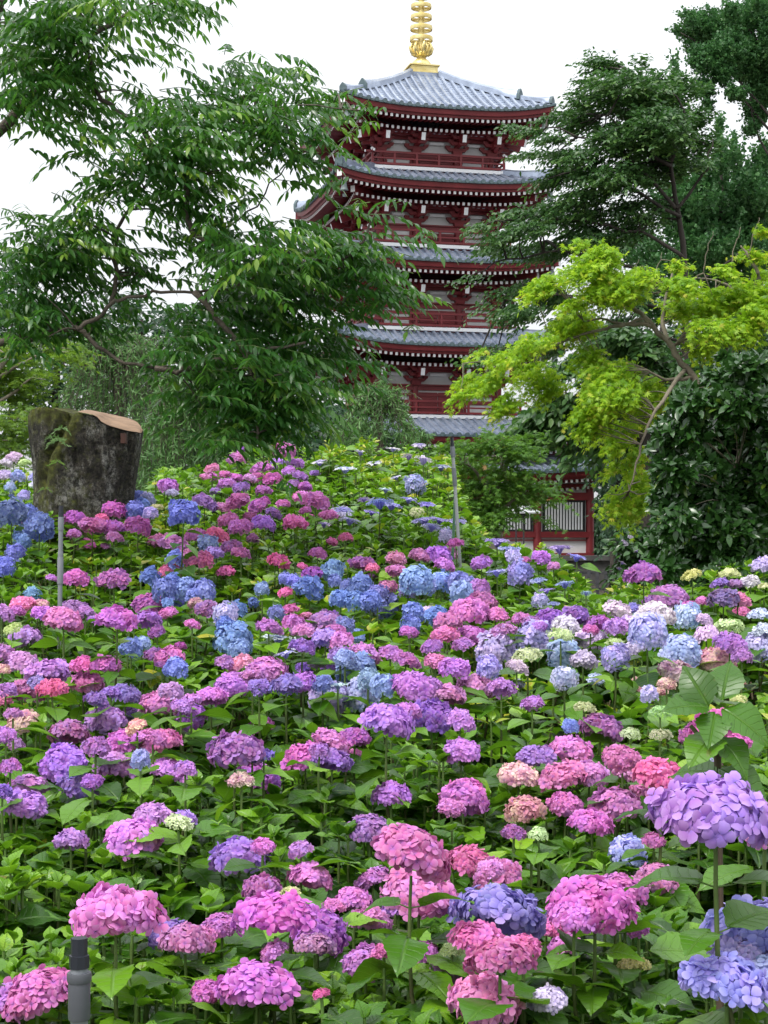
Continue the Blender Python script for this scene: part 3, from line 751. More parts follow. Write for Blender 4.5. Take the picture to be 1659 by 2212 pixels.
Yd = 27
t = Tree('cherry_tree', at_ground(1395, Yd), 'shaded dark tree with broad drooping leaves behind the yellow maple', 'tree', M_bark_dark)
t.limb([t.base, P(1395, 1050, Yd), P(1400, 900, Yd), P(1420, 760, Yd), P(1440, 660, Yd)], .10, .02, sides=8)
for pts in ([(1400, 900), (1330, 850), (1250, 860), (1160, 880)], [(1398, 950), (1320, 930), (1250, 950)], [(1410, 820), (1350, 740), (1300, 700)]): t.limbpx(pts, Yd, .05, .012, sides=5)
bl = X7((560, 930, 110, 50), (470, 970, 90, 40), (420, 1030, 70, 45), (560, 1040, 110, 50), (700, 1000, 100, 60), (480, 1100, 60, 35), (700, 1120, 80, 40), (660, 1200, 55, 28), (880, 780, 160, 90), (600, 900, 90, 40), (950, 980, 150, 100), (900, 1100, 120, 80), (1000, 640, 140, 100), (640, 720, 80, 60), (860, 560, 130, 60), (1150, 820, 120, 120))
pos = simple_crown(t, bl, 7500, Yd, 1.0, LEAF_OVAL, .16, spray=9, reach=.6, droop=.45, flat=.2, center=P(1420, 850, Yd), tilt=.5)
t.twigs(pos[rng.choice(len(pos), 60, False)], .015, .005, .05)
t.done(ML_cherry)

# --- ginkgo at the top right, upright dark trees beneath it
Yg = 58
t = Tree('ginkgo_tree', at_ground(1720, Yg), 'dense rounded green ginkgo towering at the top right corner', 'tree', M_bark_dark)
t.limb([t.base, P(1720, 700, Yg), P(1700, 300, Yg), P(1680, 50, Yg), P(1660, -150, Yg)], .25, .06, sides=8)
for pts in ([(1700, 300), (1620, 200), (1530, 110), (1470, 70)], [(1700, 330), (1620, 230), (1560, 160)], [(1690, 150), (1630, 80), (1600, 30)], [(1710, 400), (1640, 300), (1620, 210)]): t.limbpx(pts, Yg, .06, .02, sides=5)
bl = X6((1250, 110, 50, 30), (1330, 140, 90, 60), (1220, 175, 50, 20), (1330, 230, 110, 90), (1480, 170, 110, 110), (1470, 80, 40, 40), (1600, 90, 90, 70), (1620, 30, 50, 30), (1340, 330, 90, 70), (1430, 400, 60, 60), (1550, 330, 120, 110), (1330, 470, 50, 60), (1640, 450, 90, 110), (1600, 600, 60, 80), (1570, 680, 40, 40), (1500, 500, 60, 40), (1700, 250, 120, 160), (1460, 270, 100, 80), (1350, 560, 25, 40))
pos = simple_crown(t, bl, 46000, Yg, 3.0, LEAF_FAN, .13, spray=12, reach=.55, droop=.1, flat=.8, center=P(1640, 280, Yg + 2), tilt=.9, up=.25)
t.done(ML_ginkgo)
Yh = 66
t = Tree('ginkgo_tree', at_ground(1560, Yh), 'dark tree with upright leafy shoots below the large ginkgo', 'tree', M_bark_dark)
t.limb([t.base, P(1560, 800, Yh), P(1558, 500, Yh), P(1555, 300, Yh)], .4, .04, sides=7)
bl = X6((1405, 690, 12, 40), (1400, 760, 28, 50), (1410, 850, 60, 70), (1330, 930, 80, 60), (1480, 850, 50, 60), (1440, 940, 100, 80), (1560, 930, 90, 60), (1610, 850, 60, 50), (1650, 820, 50, 60), (1600, 1010, 110, 90), (1300, 1060, 140, 90), (1460, 1060, 140, 90), (1480, 1190, 180, 110), (1620, 1200, 120, 120), (1250, 1200, 150, 100), (1350, 1300, 200, 100), (1560, 1330, 180, 100), (1480, 780, 10, 40), (1170, 360, 12, 40), (1175, 430, 30, 50))
bl += X6((1300, 1000, 120, 70), (1150, 1080, 120, 90), (1560, 1080, 160, 110), (1400, 1180, 200, 100), (1640, 960, 80, 90)) + X7((1000, 150, 160, 100), (1350, 120, 200, 90), (1600, 150, 130, 110), (900, 350, 120, 90), (1200, 250, 200, 120), (1450, 250, 200, 120), (1100, 420, 150, 120), (1500, 480, 200, 150), (1250, 650, 200, 120), (1600, 650, 120, 100))
pos = simple_crown(t, bl, 40000, Yh, 3.0, LEAF_FAN, .20, spray=12, reach=.6, droop=.05, flat=1.2, center=P(1560, 700, Yh + 2), tilt=.9, up=.35)
t.done(ML_ginkgo)

# --- yellow-green maple
Ym = 17.5
t = Tree('maple_tree', at_ground(1600, Ym), 'bright yellow-green maple with spreading grey limbs at the right', 'tree', M_bark_maple)
t.limb([t.base, P(1590, 1050, Ym), P(1560, 920, Ym), P(1495, 815, Ym), P(1465, 775, Ym), P(1435, 730, Ym), P(1400, 695, Ym), P(1372, 672, Ym)], .048, .022, sides=10, jit=.01)
t.limb([P(1400, 695, Ym), P(1385, 688, Ym), P(1350, 700, Ym), P(1310, 690, Ym), P(1260, 695, Ym)], .022, .008)
t.limb([P(1410, 702, Ym), P(1370, 700, Ym), P(1330, 705, Ym), P(1280, 715, Ym), P(1210, 740, Ym), P(1120, 770, Ym), P(1000, 785, Ym)], .026, .005)
t.limb([P(1372, 672, Ym), P(1345, 640, Ym), P(1320, 605, Ym), P(1290, 560, Ym), P(1258, 535, Ym)], .03, .008)
t.limb([P(1465, 775, Ym), P(1430, 700, Ym + .3), P(1440, 640, Ym + .4), P(1460, 560, Ym + .5)], .03, .008)
t.limb([P(1560, 920, Ym), P(1580, 760, Ym + .2), P(1600, 660, Ym + .3), P(1560, 610, Ym + .3), P(1500, 600, Ym + .2)], .035, .006)
t.limb([P(1600, 660, Ym + .3), P(1640, 600, Ym), P(1620, 560, Ym), P(1600, 530, Ym)], .03, .008)
t.limb([P(1495, 815, Ym), P(1440, 820, Ym - .2), P(1400, 800, Ym - .3)], .025, .008)
t.limb([P(1480, 800, Ym), P(1440, 850, Ym - .4), P(1400, 920, Ym - .5), P(1375, 1000, Ym - .5), P(1360, 1060, Ym - .5)], .025, .005)
for tip in ((1540, 500), (1600, 490), (1640, 470), (1430, 545), (1380, 560), (1335, 535)): t.limb([P(tip[0] - 20, tip[1] + 90, Ym), P(tip[0] - 12, tip[1] + 40, Ym), P(*tip, Ym)], .007, .003, sides=4)
bl = X7((680, 85, 35, 26), (790, 140, 90, 50), (760, 220, 150, 75), (520, 285, 105, 42), (470, 335, 60, 30), (850, 330, 180, 80), (1000, 260, 90, 55), (630, 400, 50, 30), (640, 520, 125, 80), (450, 600, 110, 50), (300, 690, 100, 45), (140, 660, 36, 20), (90, 810, 62, 42), (55, 885, 45, 34), (200, 820, 70, 55), (450, 770, 115, 65), (520, 850, 80, 45), (285, 930, 48, 62),
        (730, 680, 60, 60), (850, 760, 145, 70), (850, 880, 170, 90), (750, 980, 105, 55), (1050, 880, 90, 100), (740, 1060, 55, 50), (900, 1060, 95, 45), (860, 1150, 55, 42), (960, 1200, 50, 50), (850, 1260, 32, 35), (960, 1330, 65, 50), (1000, 1420, 60, 60), (900, 1440, 65, 40), (950, 1490, 40, 25), (815, 1405, 14, 10), (1190, 300, 95, 50), (1250, 420, 135, 70),
        (1400, 380, 135, 70), (1550, 350, 110, 70), (1350, 540, 135, 70), (1300, 635, 90, 42), (1500, 540, 95, 65), (1420, 230, 50, 42), (1560, 140, 60, 40), (1620, 250, 45, 34), (1600, 450, 80, 75), (1180, 205, 42, 24), (1680, 380, 80, 120), (1640, 20, 20, 20))
pos = simple_crown(t, bl, 25000, Ym, .7, LEAF_MAPLE, .080, spray=9, reach=.26, droop=.4, flat=.2, center=P(1460, 700, Ym + .3), tilt=.55, tvar=.35)
t.twigs(pos[rng.choice(len(pos), 190, False)], .007, .002, .03)
t.done(ML_gold)

# --- camellia
Yk = 11.0
t = Tree('camellia_bush', at_ground(1580, Yk), 'dense dark camellia with glossy leaves at the right edge', 'bush', M_bark_maple)
t.limb([t.base, P(1585, 1180, Yk), P(1590, 1050, Yk), P(1600, 900, Yk + .2), P(1610, 800, Yk + .2)], .03, .01, sides=8)
bl = X7((1560, 740, 110, 60), (1430, 790, 90, 60), (1420, 850, 120, 70), (1260, 940, 100, 70), (1250, 870, 50, 24), (1500, 930, 170, 110), (1200, 1090, 140, 90), (1430, 1130, 190, 140), (1120, 1180, 80, 60), (1170, 1290, 110, 100), (1350, 1390, 230, 160), (1560, 1380, 140, 190), (1120, 1440, 80, 80), (1180, 1560, 110, 110), (1350, 1690, 230, 130), (1550, 1690, 130, 160), (1090, 1690, 60, 45), (1250, 1830, 190, 70), (1430, 690, 14, 12), (1640, 800, 100, 120), (1700, 1200, 150, 400), (1480, 1850, 200, 80), (1640, 700, 40, 24), (1300, 1900, 220, 60), (1550, 1900, 180, 70), (1120, 1800, 90, 60), (1600, 1050, 120, 160), (1200, 1450, 120, 200), (1450, 1600, 220, 220))
n = 30000
pos, u, idx = in_blobs(bl, n, Yk, .95, .15)
o = unit(u * V(1, 1.2, .8) + V(-.1, -.3, .45) + rng.normal(size=u.shape) * .5)
d = unit(o * .7 + V(0, 0, -.12) + rng.normal(size=u.shape) * .6)
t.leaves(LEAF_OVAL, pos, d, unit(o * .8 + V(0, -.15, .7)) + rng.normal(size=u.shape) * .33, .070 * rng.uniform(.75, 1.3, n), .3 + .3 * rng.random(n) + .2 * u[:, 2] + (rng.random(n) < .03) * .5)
t.twigs(pos[rng.choice(n, 90, False)], .004, .0015, .05, maxlen=.8)
t.done(ML_camellia)

# --- small green maple in front of the pagoda
def X3(*b): return [(864 + x * .3472, 864 + y * .3472, rx * .3472, ry * .3472) for x, y, rx, ry in b]
Yn = 24
t = Tree('maple_tree', at_ground(1075, Yn), 'small green maple with tiered branches between the grey pole and the pagoda wall', 'tree', M_bark_maple)
t.limb([t.base, P(1070, 1200, Yn), P(1060, 1130, Yn), P(1075, 1060, Yn), P(1085, 990, Yn)], .08, .02)
for pts in ([(1062, 1140), (1030, 1100), (1000, 1070)], [(1062, 1130), (1110, 1080), (1150, 1060)], [(1070, 1080), (1030, 1020), (1000, 1000)], [(1080, 1030), (1110, 980), (1130, 950)], [(1058, 1150), (990, 1100), (960, 1050)]): t.limbpx(pts, Yn - .2, .035, .008, sides=5)
bl = X3((430, 300, 120, 50), (320, 280, 70, 30), (600, 250, 110, 55), (700, 320, 130, 60), (780, 230, 50, 36), (500, 400, 140, 70), (680, 440, 120, 55), (550, 540, 180, 70), (790, 510, 100, 40), (900, 570, 66, 18), (840, 600, 60, 26), (500, 660, 140, 60), (680, 620, 140, 55), (640, 700, 90, 30), (860, 735, 46, 20), (430, 760, 90, 50), (330, 420, 60, 60), (400, 560, 80, 60), (560, 740, 110, 60), (430, 850, 90, 40))
pos = simple_crown(t, bl, 8200, Yn, .9, LEAF_MAPLE, .10, spray=10, reach=.5, droop=.25, flat=.15, center=P(1075, 1060, Yn), tilt=.45, tvar=.2)
t.twigs(pos[rng.choice(len(pos), 90, False)], .01, .003, .03)
t.done(ML_maple)

# --- pale maple at the left edge
Yq = 21
t = Tree('maple_tree', at_ground(-30, Yq), 'light yellow-green maple behind the mossy stump at the left edge', 'tree', M_bark_maple)
t.limb([t.base, P(-25, 900, Yq), P(-10, 820, Yq), P(20, 760, Yq)], .09, .02)
for pts in ([(-20, 880), (40, 840), (90, 800)], [(-25, 920), (40, 900), (80, 880)], [(-10, 820), (60, 780), (110, 750)]): t.limbpx(pts, Yq, .03, .006, sides=5)
bl = [(40, 750, 100, 22), (120, 745, 60, 25), (40, 790, 90, 30), (20, 830, 80, 30), (60, 860, 50, 30), (20, 890, 70, 40), (45, 930, 50, 30), (-20, 800, 80, 80), (90, 815, 40, 22), (150, 770, 40, 20), (-20, 960, 60, 60), (20, 970, 40, 30)]
pos = simple_crown(t, bl, 5200, Yq, .9, LEAF_MAPLE, .10, spray=10, reach=.4, droop=.25, flat=.15, center=P(-20, 860, Yq), tilt=.4)
t.twigs(pos[rng.choice(len(pos), 50, False)], .01, .003, .03)
t.done(leaf_mat('pale_maple_leaf', [(0, (.05, .12, .012)), (.6, (.10, .20, .02)), (1, (.19, .29, .03))], rough=.5, trans=.4, tcol=(.3, .5, .03)))

# --- weeping cherries
def weeping(cx, top, bottom, half, Y, label, nst, seed_shift=0, leafn=75):
    t = Tree('weeping_cherry', at_ground(cx, Y), label, 'tree', M_bark, 'weeping cherries behind the flower bank')
    t.limb([t.base, P(cx + 6, (top + bottom) / 2 + 60, Y), P(cx - 4, top + 40, Y), P(cx, top + 5, Y)], .10, .03)
    pp, dd, nn, ss, tt = [], [], [], [], []
    for k in range(nst):
        a = rng.random() * 2 * math.pi; r = math.sqrt(rng.random())
        ex = half / F * Y * r
        s = P(cx + rng.normal() * half * .35, top + rng.uniform(0, 70), Y) + V(math.cos(a) * ex * .15, math.sin(a) * ex * .15, 0)
        hz = rng.uniform(.0, .35) * (1 - r) * 100; endy = bottom - rng.uniform(0, .5) * (bottom - top)
        e1 = P(cx, top - 8 + 60 * r * r + rng.uniform(-5, 45), Y) + V(math.cos(a) * ex * .8, math.sin(a) * ex * .8, 0)
        e2 = P(cx, endy, Y) + V(math.cos(a) * ex * 1.1, math.sin(a) * ex * 1.1, 0)
        c = spline([s, (s + e1) / 2 + V(0, 0, .25), e1, (e1 + e2) / 2 + V(math.cos(a) * .12, 0, 0), e2], 5)
        t.mb.tube(c, np.linspace(.006, .0015, len(c)), 3, caps=False)
        m = leafn; q = np.interp(np.sort(rng.random(m)) * .9 + .1, np.linspace(0, 1, len(c)), np.arange(len(c)))
        i0 = np.clip(q.astype(int), 0, len(c) - 2); fr = (q - i0)[:, None]
        p = c[i0] * (1 - fr) + c[i0 + 1] * fr; tan = unit(c[i0 + 1] - c[i0])
        pp.append(p + rng.normal(size=p.shape) * .015); dd.append(tan * .4 + V(0, 0, -.25) + rng.normal(size=p.shape) * .75)
        nn.append(rng.normal(size=p.shape) + V(0, -.4, .5)); ss.append(.075 * rng.uniform(.7, 1.3, m)); tt.append(np.full(m, rng.uniform(.2, .75)) + rng.normal(size=m) * .12)
    t.leaves(LEAF_THIN, np.concatenate(pp), np.concatenate(dd), np.concatenate(nn), np.concatenate(ss), np.concatenate(tt))
    t.done(ML_willow)
weeping(255, 745, 1110, 130, 23, 'weeping cherry with hanging pale green strands behind the stump', 230)
weeping(385, 850, 1120, 85, 19, 'low weeping cherry right of the stump with bare grey twigs on top', 130)
weeping(815, 858, 1010, 100, 20.5, 'small weeping cherry with thin drooping twigs before the pagoda', 75)

# --- trees far behind on the left and under the maples on the right
def far_tree(px, Y, label, bl, n, size=.26, trunk_top=700, group='trees far behind the garden', tpl=LEAF_TINY):
    t = Tree('background_tree', at_ground(px, Y), label, 'tree', M_bark_dark, group)
    t.limb([t.base, P(px, (1150 + trunk_top) / 2, Y), P(px + 6, trunk_top, Y)], .3, .06, sides=6)
    simple_crown(t, bl, n, Y, 2.5, tpl, size, spray=10, reach=.8, droop=.2, flat=.6, center=P(px, trunk_top + 120, Y + 1), tilt=.8)
    t.done(ML_back)
far_tree(120, 60, 'hazy dark tree far behind the left maple', [(60, 700, 90, 60), (150, 720, 80, 60), (100, 790, 130, 80), (20, 640, 60, 60), (0, 760, 80, 120), (180, 800, 80, 80), (80, 900, 150, 90), (40, 600, 40, 30)], 6500, trunk_top=680)
far_tree(300, 62, 'hazy dark tree far behind the stump', [(270, 700, 60, 50), (320, 740, 80, 60), (250, 790, 90, 70), (340, 820, 100, 80), (300, 900, 140, 90), (220, 740, 40, 40), (280, 655, 40, 25), (380, 700, 60, 40)], 6500, trunk_top=690)
far_tree(520, 66, 'hazy dark tree far behind the compound-leaved crown', [(500, 640, 70, 60), (560, 700, 90, 60), (470, 740, 80, 70), (540, 800, 120, 80), (640, 760, 80, 70), (600, 860, 140, 90), (440, 830, 80, 80), (480, 540, 40, 50), (700, 860, 60, 70), (650, 900, 100, 60)], 7000, trunk_top=600)
far_tree(1330, 70, 'deep green tree added to block sky and light beside the pagoda base', [(1330, 930, 70, 70), (1380, 860, 90, 90), (1400, 1000, 100, 90), (1340, 1060, 60, 80), (1420, 1120, 110, 80), (1350, 1160, 70, 60), (1480, 1020, 90, 120), (1500, 880, 90, 100), (1310, 1000, 40, 60)], 9000, trunk_top=850)  # tree put in to keep sky and light out beside the base
far_tree(1240, 108, 'black-green evergreen added to block sky and light behind the pagoda base', [(1180, 1130, 120, 90), (1290, 1060, 90, 120), (1330, 1180, 110, 90), (1400, 1220, 130, 70), (1300, 1240, 130, 60), (1500, 1220, 120, 80), (1420, 1080, 120, 100)], 14000, size=.5, trunk_top=1000)  # added backdrop that closes the bright sky gap behind the base
far_tree(600, 48, 'dense green thicket tree behind the top of the flower bank', [(480, 930, 90, 60), (580, 960, 110, 60), (690, 940, 90, 60), (400, 960, 80, 60), (780, 960, 90, 50), (520, 1010, 140, 50), (700, 1010, 140, 50), (320, 980, 60, 70)], 9000, size=.25, trunk_top=900)
far_tree(1560, 75, 'deep green tree in shade behind the camellia', [(1500, 1000, 160, 130), (1450, 1100, 140, 90), (1600, 1200, 160, 80), (1560, 900, 120, 120), (1640, 800, 100, 140), (1600, 1050, 140, 130), (1500, 780, 100, 90), (1560, 700, 120, 90), (1660, 650, 90, 90), (1500, 1160, 140, 80)], 20000, trunk_top=720)

# --- flowering shrub by the fence
Ys = 26
t = Tree('flowering_shrub', at_ground(1345, Ys), 'dark leafy shrub with small pale blossoms beside the picket fence', 'shrub', M_bark_dark)
t.limb([t.base, t.base + V(0, 0, .5), t.base + V(.1, 0, 1)], .03, .01)
bl = [(1362, 1172, 34, 34), (1356, 1215, 26, 30), (1385, 1210, 34, 40), (1372, 1245, 36, 26), (1390, 1160, 30, 30), (1420, 1200, 40, 60)]
simple_crown(t, bl, 2600, Ys, .5, LEAF_OVAL, .13, spray=8, reach=.4, droop=.4, flat=.3, center=P(1350, 1210, Ys), tilt=.5)
t.done(ML_maple if False else ML_camellia, crown='foliage', trunk='stem')
SHRUB = t.root; SHRUB_Y = Ys

# ------------------------------------------------------------------ stump
def stump():
    Y = 12.6; k = Y / F
    base = V((182 - CX) * k, Y, float(ground((182 - CX) * k, Y)) - .1)
    root = empty('tree_stump', base); tag(root, 'thick mossy sawn tree stump with lichen on grey bark', 'tree stump')
    m, nt, out = new_mat('mossy_bark'); L = nt.links.new
    p = N(nt, 'ShaderNodeBsdfPrincipled'); p.inputs['Roughness'].default_value = .95
    n1 = noise(nt, 5, 6, .7); r1 = ramp(nt, [(.38, (.014, .012, .009)), (.50, (.07, .062, .048)), (.64, (.34, .34, .31))])
    mp = N(nt, 'ShaderNodeMapping'); mp.inputs['Scale'].default_value = (1.6, 1.6, .7); tc = N(nt, 'ShaderNodeTexCoord')
    L(tc.outputs['Object'], mp.inputs[0]); L(mp.outputs[0], n1.inputs['Vector'])
    nf = noise(nt, 38, 6, .8); rf = ramp(nt, [(.42, (.12, .12, .12)), (.60, (1.5, 1.5, 1.5))])
    mu = N(nt, 'ShaderNodeMix', data_type='RGBA', blend_type='MULTIPLY'); mu.inputs['Factor'].default_value = 1
    L(n1.outputs['Fac'], r1.inputs[0]); L(nf.outputs['Fac'], rf.inputs[0]); L(r1.outputs[0], mu.inputs['A']); L(rf.outputs[0], mu.inputs['B'])
    a = N(nt, 'ShaderNodeAttribute', attribute_name='moss'); n2 = noise(nt, 16, 6, .8)
    ad = N(nt, 'ShaderNodeMath', operation='MULTIPLY_ADD'); L(n2.outputs['Fac'], ad.inputs[0]); ad.inputs[1].default_value = 1.6; L(a.outputs['Fac'], ad.inputs[2])
    mr = N(nt, 'ShaderNodeMapRange'); L(ad.outputs[0], mr.inputs[0]); mr.inputs[1].default_value = .85; mr.inputs[2].default_value = 1.25
    n3 = noise(nt, 22, 4); r3 = ramp(nt, [(.35, (.045, .04, .010)), (.55, (.10, .115, .018)), (.75, (.22, .22, .04))]); L(n3.outputs['Fac'], r3.inputs[0])
    mx = N(nt, 'ShaderNodeMix', data_type='RGBA'); L(mr.outputs[0], mx.inputs['Factor']); L(mu.outputs['Result'], mx.inputs['A']); L(r3.outputs[0], mx.inputs['B'])
    L(mx.outputs['Result'], p.inputs['Base Color'])
    b = N(nt, 'ShaderNodeBump'); b.inputs['Strength'].default_value = 1; b.inputs['Distance'].default_value = .06
    L(nf.outputs['Fac'], b.inputs['Height']); L(b.outputs[0], p.inputs['Normal']); L(p.outputs[0], out.inputs[0])
    z = lambda py: EYE + (HZ - py) * k - base[2]; x = lambda px: (px - 182) * k
    NA, NR = 96, 60
    zz_ = lambda t: t
    vs_, moss = [], []
    for i in range(NR):
        t = i / (NR - 1)
        for j in range(NA):
            a = j / NA * 2 * math.pi; c, s = math.cos(a), math.sin(a)
            # top height by side: rounded mossy lobe at the left, saw cut at the right sloping down and towards the viewer
            px = 182 + c * 122
            back_py = np.interp(px, [60, 75, 100, 130, 155, 168, 176, 222, 265, 290, 308], [905, 886, 880, 882, 890, 898, 888, 897, 905, 917, 936])
            front_py = np.interp(px, [60, 75, 100, 130, 155, 168, 176, 218, 230, 245, 275, 304], [905, 886, 880, 882, 890, 900, 890, 899, 914, 921, 931, 939])
            f_ = smooth(.25, -.15, s) if False else float(np.clip(.5 - s * 2.5, 0, 1))
            toppy = back_py * (1 - f_) + front_py * f_
            zt = EYE + (HZ - toppy) * (Y + s * .34) / F - base[2]; h = t * zt
            py = HZ - (h + base[2] - EYE) / k
            l = np.interp(py, [880, 930, 1000, 1060, 1130, 1300], [63, 66, 76, 78, 74, 60]); r = np.interp(py, [880, 940, 980, 1060, 1130, 1300], [312, 308, 303, 290, 287, 300])
            cx = (l + r) / 2; hw = (r - l) / 2
            # seam between the two fused stems
            seamx = np.interp(py, [880, 930, 985, 1060, 1130], [170, 150, 118, 100, 95])
            g = math.exp(-((cx + c * hw - seamx) / 9) ** 2) * (s < .2) * np.interp(py, [880, 1000, 1080], [1, .7, .15])
            lob = 1 + .035 * math.sin(3 * a + 1 + 2 * t) + .025 * math.sin(7 * a + 4 * t) + .012 * math.sin(17 * a + 9 * t) - .30 * g
            nz_ = .012 * math.sin(h * 31 + 5 * a) * math.sin(11 * a) + .010 * math.sin(29 * a + 3 * math.sin(5 * h)) + rng.normal() * .004
            rx, ry = hw * k * (lob if abs(c) < .97 else 1) , .36 * lob
            vs_.append((x(cx) + c * rx, s * (ry + nz_), h))
            mo = math.exp(-((cx + c * hw - seamx - 12) / 26) ** 2) * np.interp(py, [900, 1000, 1100], [.75, .6, .3])
            if px < 170: mo = max(mo, np.interp(py, [880, 905, 930], [.8, .6, .05]))
            mo = max(mo, .35 * np.interp(py, [1000, 1100, 1160], [0, .5, 1.0]) * (px < 220))
            moss.append(mo)
    fs_ = [(i * NA + j, i * NA + (j + 1) % NA, (i + 1) * NA + (j + 1) % NA, (i + 1) * NA + j) for i in range(NR - 1) for j in range(NA)]
    ctr = len(vs_); top = np.array(vs_[-NA:]); vs_.append(tuple(top.mean(0) - V(0, 0, .0))); moss.append(.6)
    tri = [((NR - 1) * NA + j, (NR - 1) * NA + (j + 1) % NA, ctr) for j in range(NA)]
    me = bpy.data.meshes.new('bark'); me.from_pydata(vs_, [], fs_ + tri); me.polygons.foreach_set('use_smooth', [True] * len(me.polygons))
    at = me.attributes.new('moss', 'FLOAT', 'POINT'); at.data.foreach_set('value', moss); me.materials.append(m)
    link(bpy.data.objects.new('bark', me), root)
    # fresh saw cut across the right-hand stem
    M_cut = plain('fresh_sawn_wood', (.15, .085, .042), (.27, .165, .09), 7, .7, .3, 60, streak=(.25, 1, 6))
    strip = [j for j in range(NA // 2 + 1) if math.cos(j / NA * 2 * math.pi) > -.02]
    g = MB(); g.grid([[top[(NA - j) % NA] * (1 - w) + top[j] * w + V(0, 0, .006 + .012 * math.sin(w * 3.14)) + V(0, -.012 * (1 - w), 0) for w in np.linspace(0, 1, 5)] for j in strip[1:]])
    g.build('saw_cut', M_cut, root, smoothed=True)
    g = MB(); q = V(x(279), -.27, z(952)); g.box(q + V(0, .02, 0), (.035, .10, .075)); g.build('split_wood', plain('red_heartwood', (.035, .014, .01), (.08, .03, .02), 8, .8), root)
    for px, py, n, s in ((148, 960, 7, .075), (155, 935, 5, .06), (136, 952, 4, .05), (145, 1005, 5, .06), (120, 1060, 4, .045)):
        q = V((px - CX) * k, Y - .37, EYE + (HZ - py) * k)
        fe = empty('fern', q); tag(fe, {960: 'larger pale fern tuft on the mossy seam of the stump', 935: 'small fern tuft near the top of the stump beside the saw cut', 952: 'tiny round-leaved sprout on the stump moss', 1005: 'dark green fern tuft low on the stump seam', 1060: 'tiny green sprout lowest on the stump'}[py], 'fern', 'ferns growing on the stump')
        th = rng.uniform(-1.3, 1.3, n * 6); f_ = np.repeat(np.linspace(-1.2, 1.2, n), 6); tt = np.tile(np.linspace(.15, 1, 6), n)
        d = np.stack([np.sin(f_), -.5 + 0 * f_, np.cos(f_) * .9], 1); pos = q + d * tt[:, None] * s - V(0, 0, 1) * (tt ** 2 * s * .8)[:, None]
        scatter('fronds', ML_maple if py > 990 else ML_willow, [(LEAF_THIN, frames(d + V(0, 0, -.7) + rng.normal(size=d.shape) * .3, V(0, -1, .4) + rng.normal(size=d.shape) * .2) * (.035 * s / .07), pos, .75 + .2 * rng.random(len(tt)))], fe, q)
stump()

# ------------------------------------------------------------------ sprinkler pipes
M_pvc = plain('grey_plastic_pipe', (.14, .155, .17), (.21, .225, .245), 3, .45, .05, 60)
M_pvcd = plain('dark_grey_fitting', (.06, .063, .075), (.09, .095, .11), 5, .45)
M_cap = plain('black_cap', (.012, .014, .02), (.022, .025, .035), 8, .4)
M_pvcl = plain('pale_plastic_pipe', (.30, .32, .32), (.40, .42, .42), 3, .5, .05, 60)
def pipe(px, top, Y, lean, label, r=.02, couplings=(), caph=.07, cap=True, bottom=None):
    q = P(px, top, Y); g0 = float(ground(q[0], Y)); base = V(q[0] - lean * (q[2] - g0), Y, g0)
    root = empty('sprinkler_pipe', base); tag(root, label, 'pipe', 'grey sprinkler pipes'); ax = unit(q - base); H = np.linalg.norm(q - base)
    g = MB(); g.tube([V(0, 0, 0), ax * (H - caph * .6)], r, 18); g.build('pipe', M_pvcl if px > 900 else M_pvc, root, auto=40)
    for z0, z1, rr in couplings:
        g = MB(); pr = [(z0, rr * .96), (z0 + .004, rr), (z1 - .004, rr), (z1, rr * .96)]
        g.tube([ax * (H - z) for z, _ in pr], [w for _, w in pr], 18); g.build('coupling', M_pvcd if Y < 5 else M_pvc, root, auto=40)
    if cap:
        g = MB(); g.tube([ax * (H - caph), ax * (H - caph * .58), ax * (H - caph * .57), ax * H], [r * 1.18, r * 1.18, r * .98, r * .98], 10 if r > .015 else 8); g.build('cap', M_cap, root, auto=35)
    return root
kk = 3.65 / F
pipe(171, 2026, 2.9, .0, 'stout grey pipe with black cap in the bottom left foreground', r=.0150, couplings=((.060, .076, .0215), (.076, .142, .0192)), caph=.052)
pipe(132, 1092, 8.7, .012, 'thin grey pipe with a dark cap before the stump', r=.0120, couplings=((.06, .13, .0150), (.24, .27, .0137), (.27, .41, .0158)), caph=.06)
pipe(976, 945, 10.9, -.065, 'tall pale pipe beside the small green maple', r=.0112, couplings=((.06, .13, .0155), (.20, .32, .0150)), caph=.06)
q = P(984, 1042, 10.95); w = MB(); w.tube([V(0, 0, 0), q - (b_ := V(P(966, 1170, 10.95)[0], 10.95, float(ground(P(966, 1170, 10.95)[0], 10.95))))], .009, 7)
so = w.build('garden_stake', plain('green_plastic_stake', (.03, .12, .05), (.06, .18, .08), 6, .5), smoothed=True); so.location = tuple(b_); tag(so, 'thin green plant stake leaning on the tall pale pipe', 'stake')
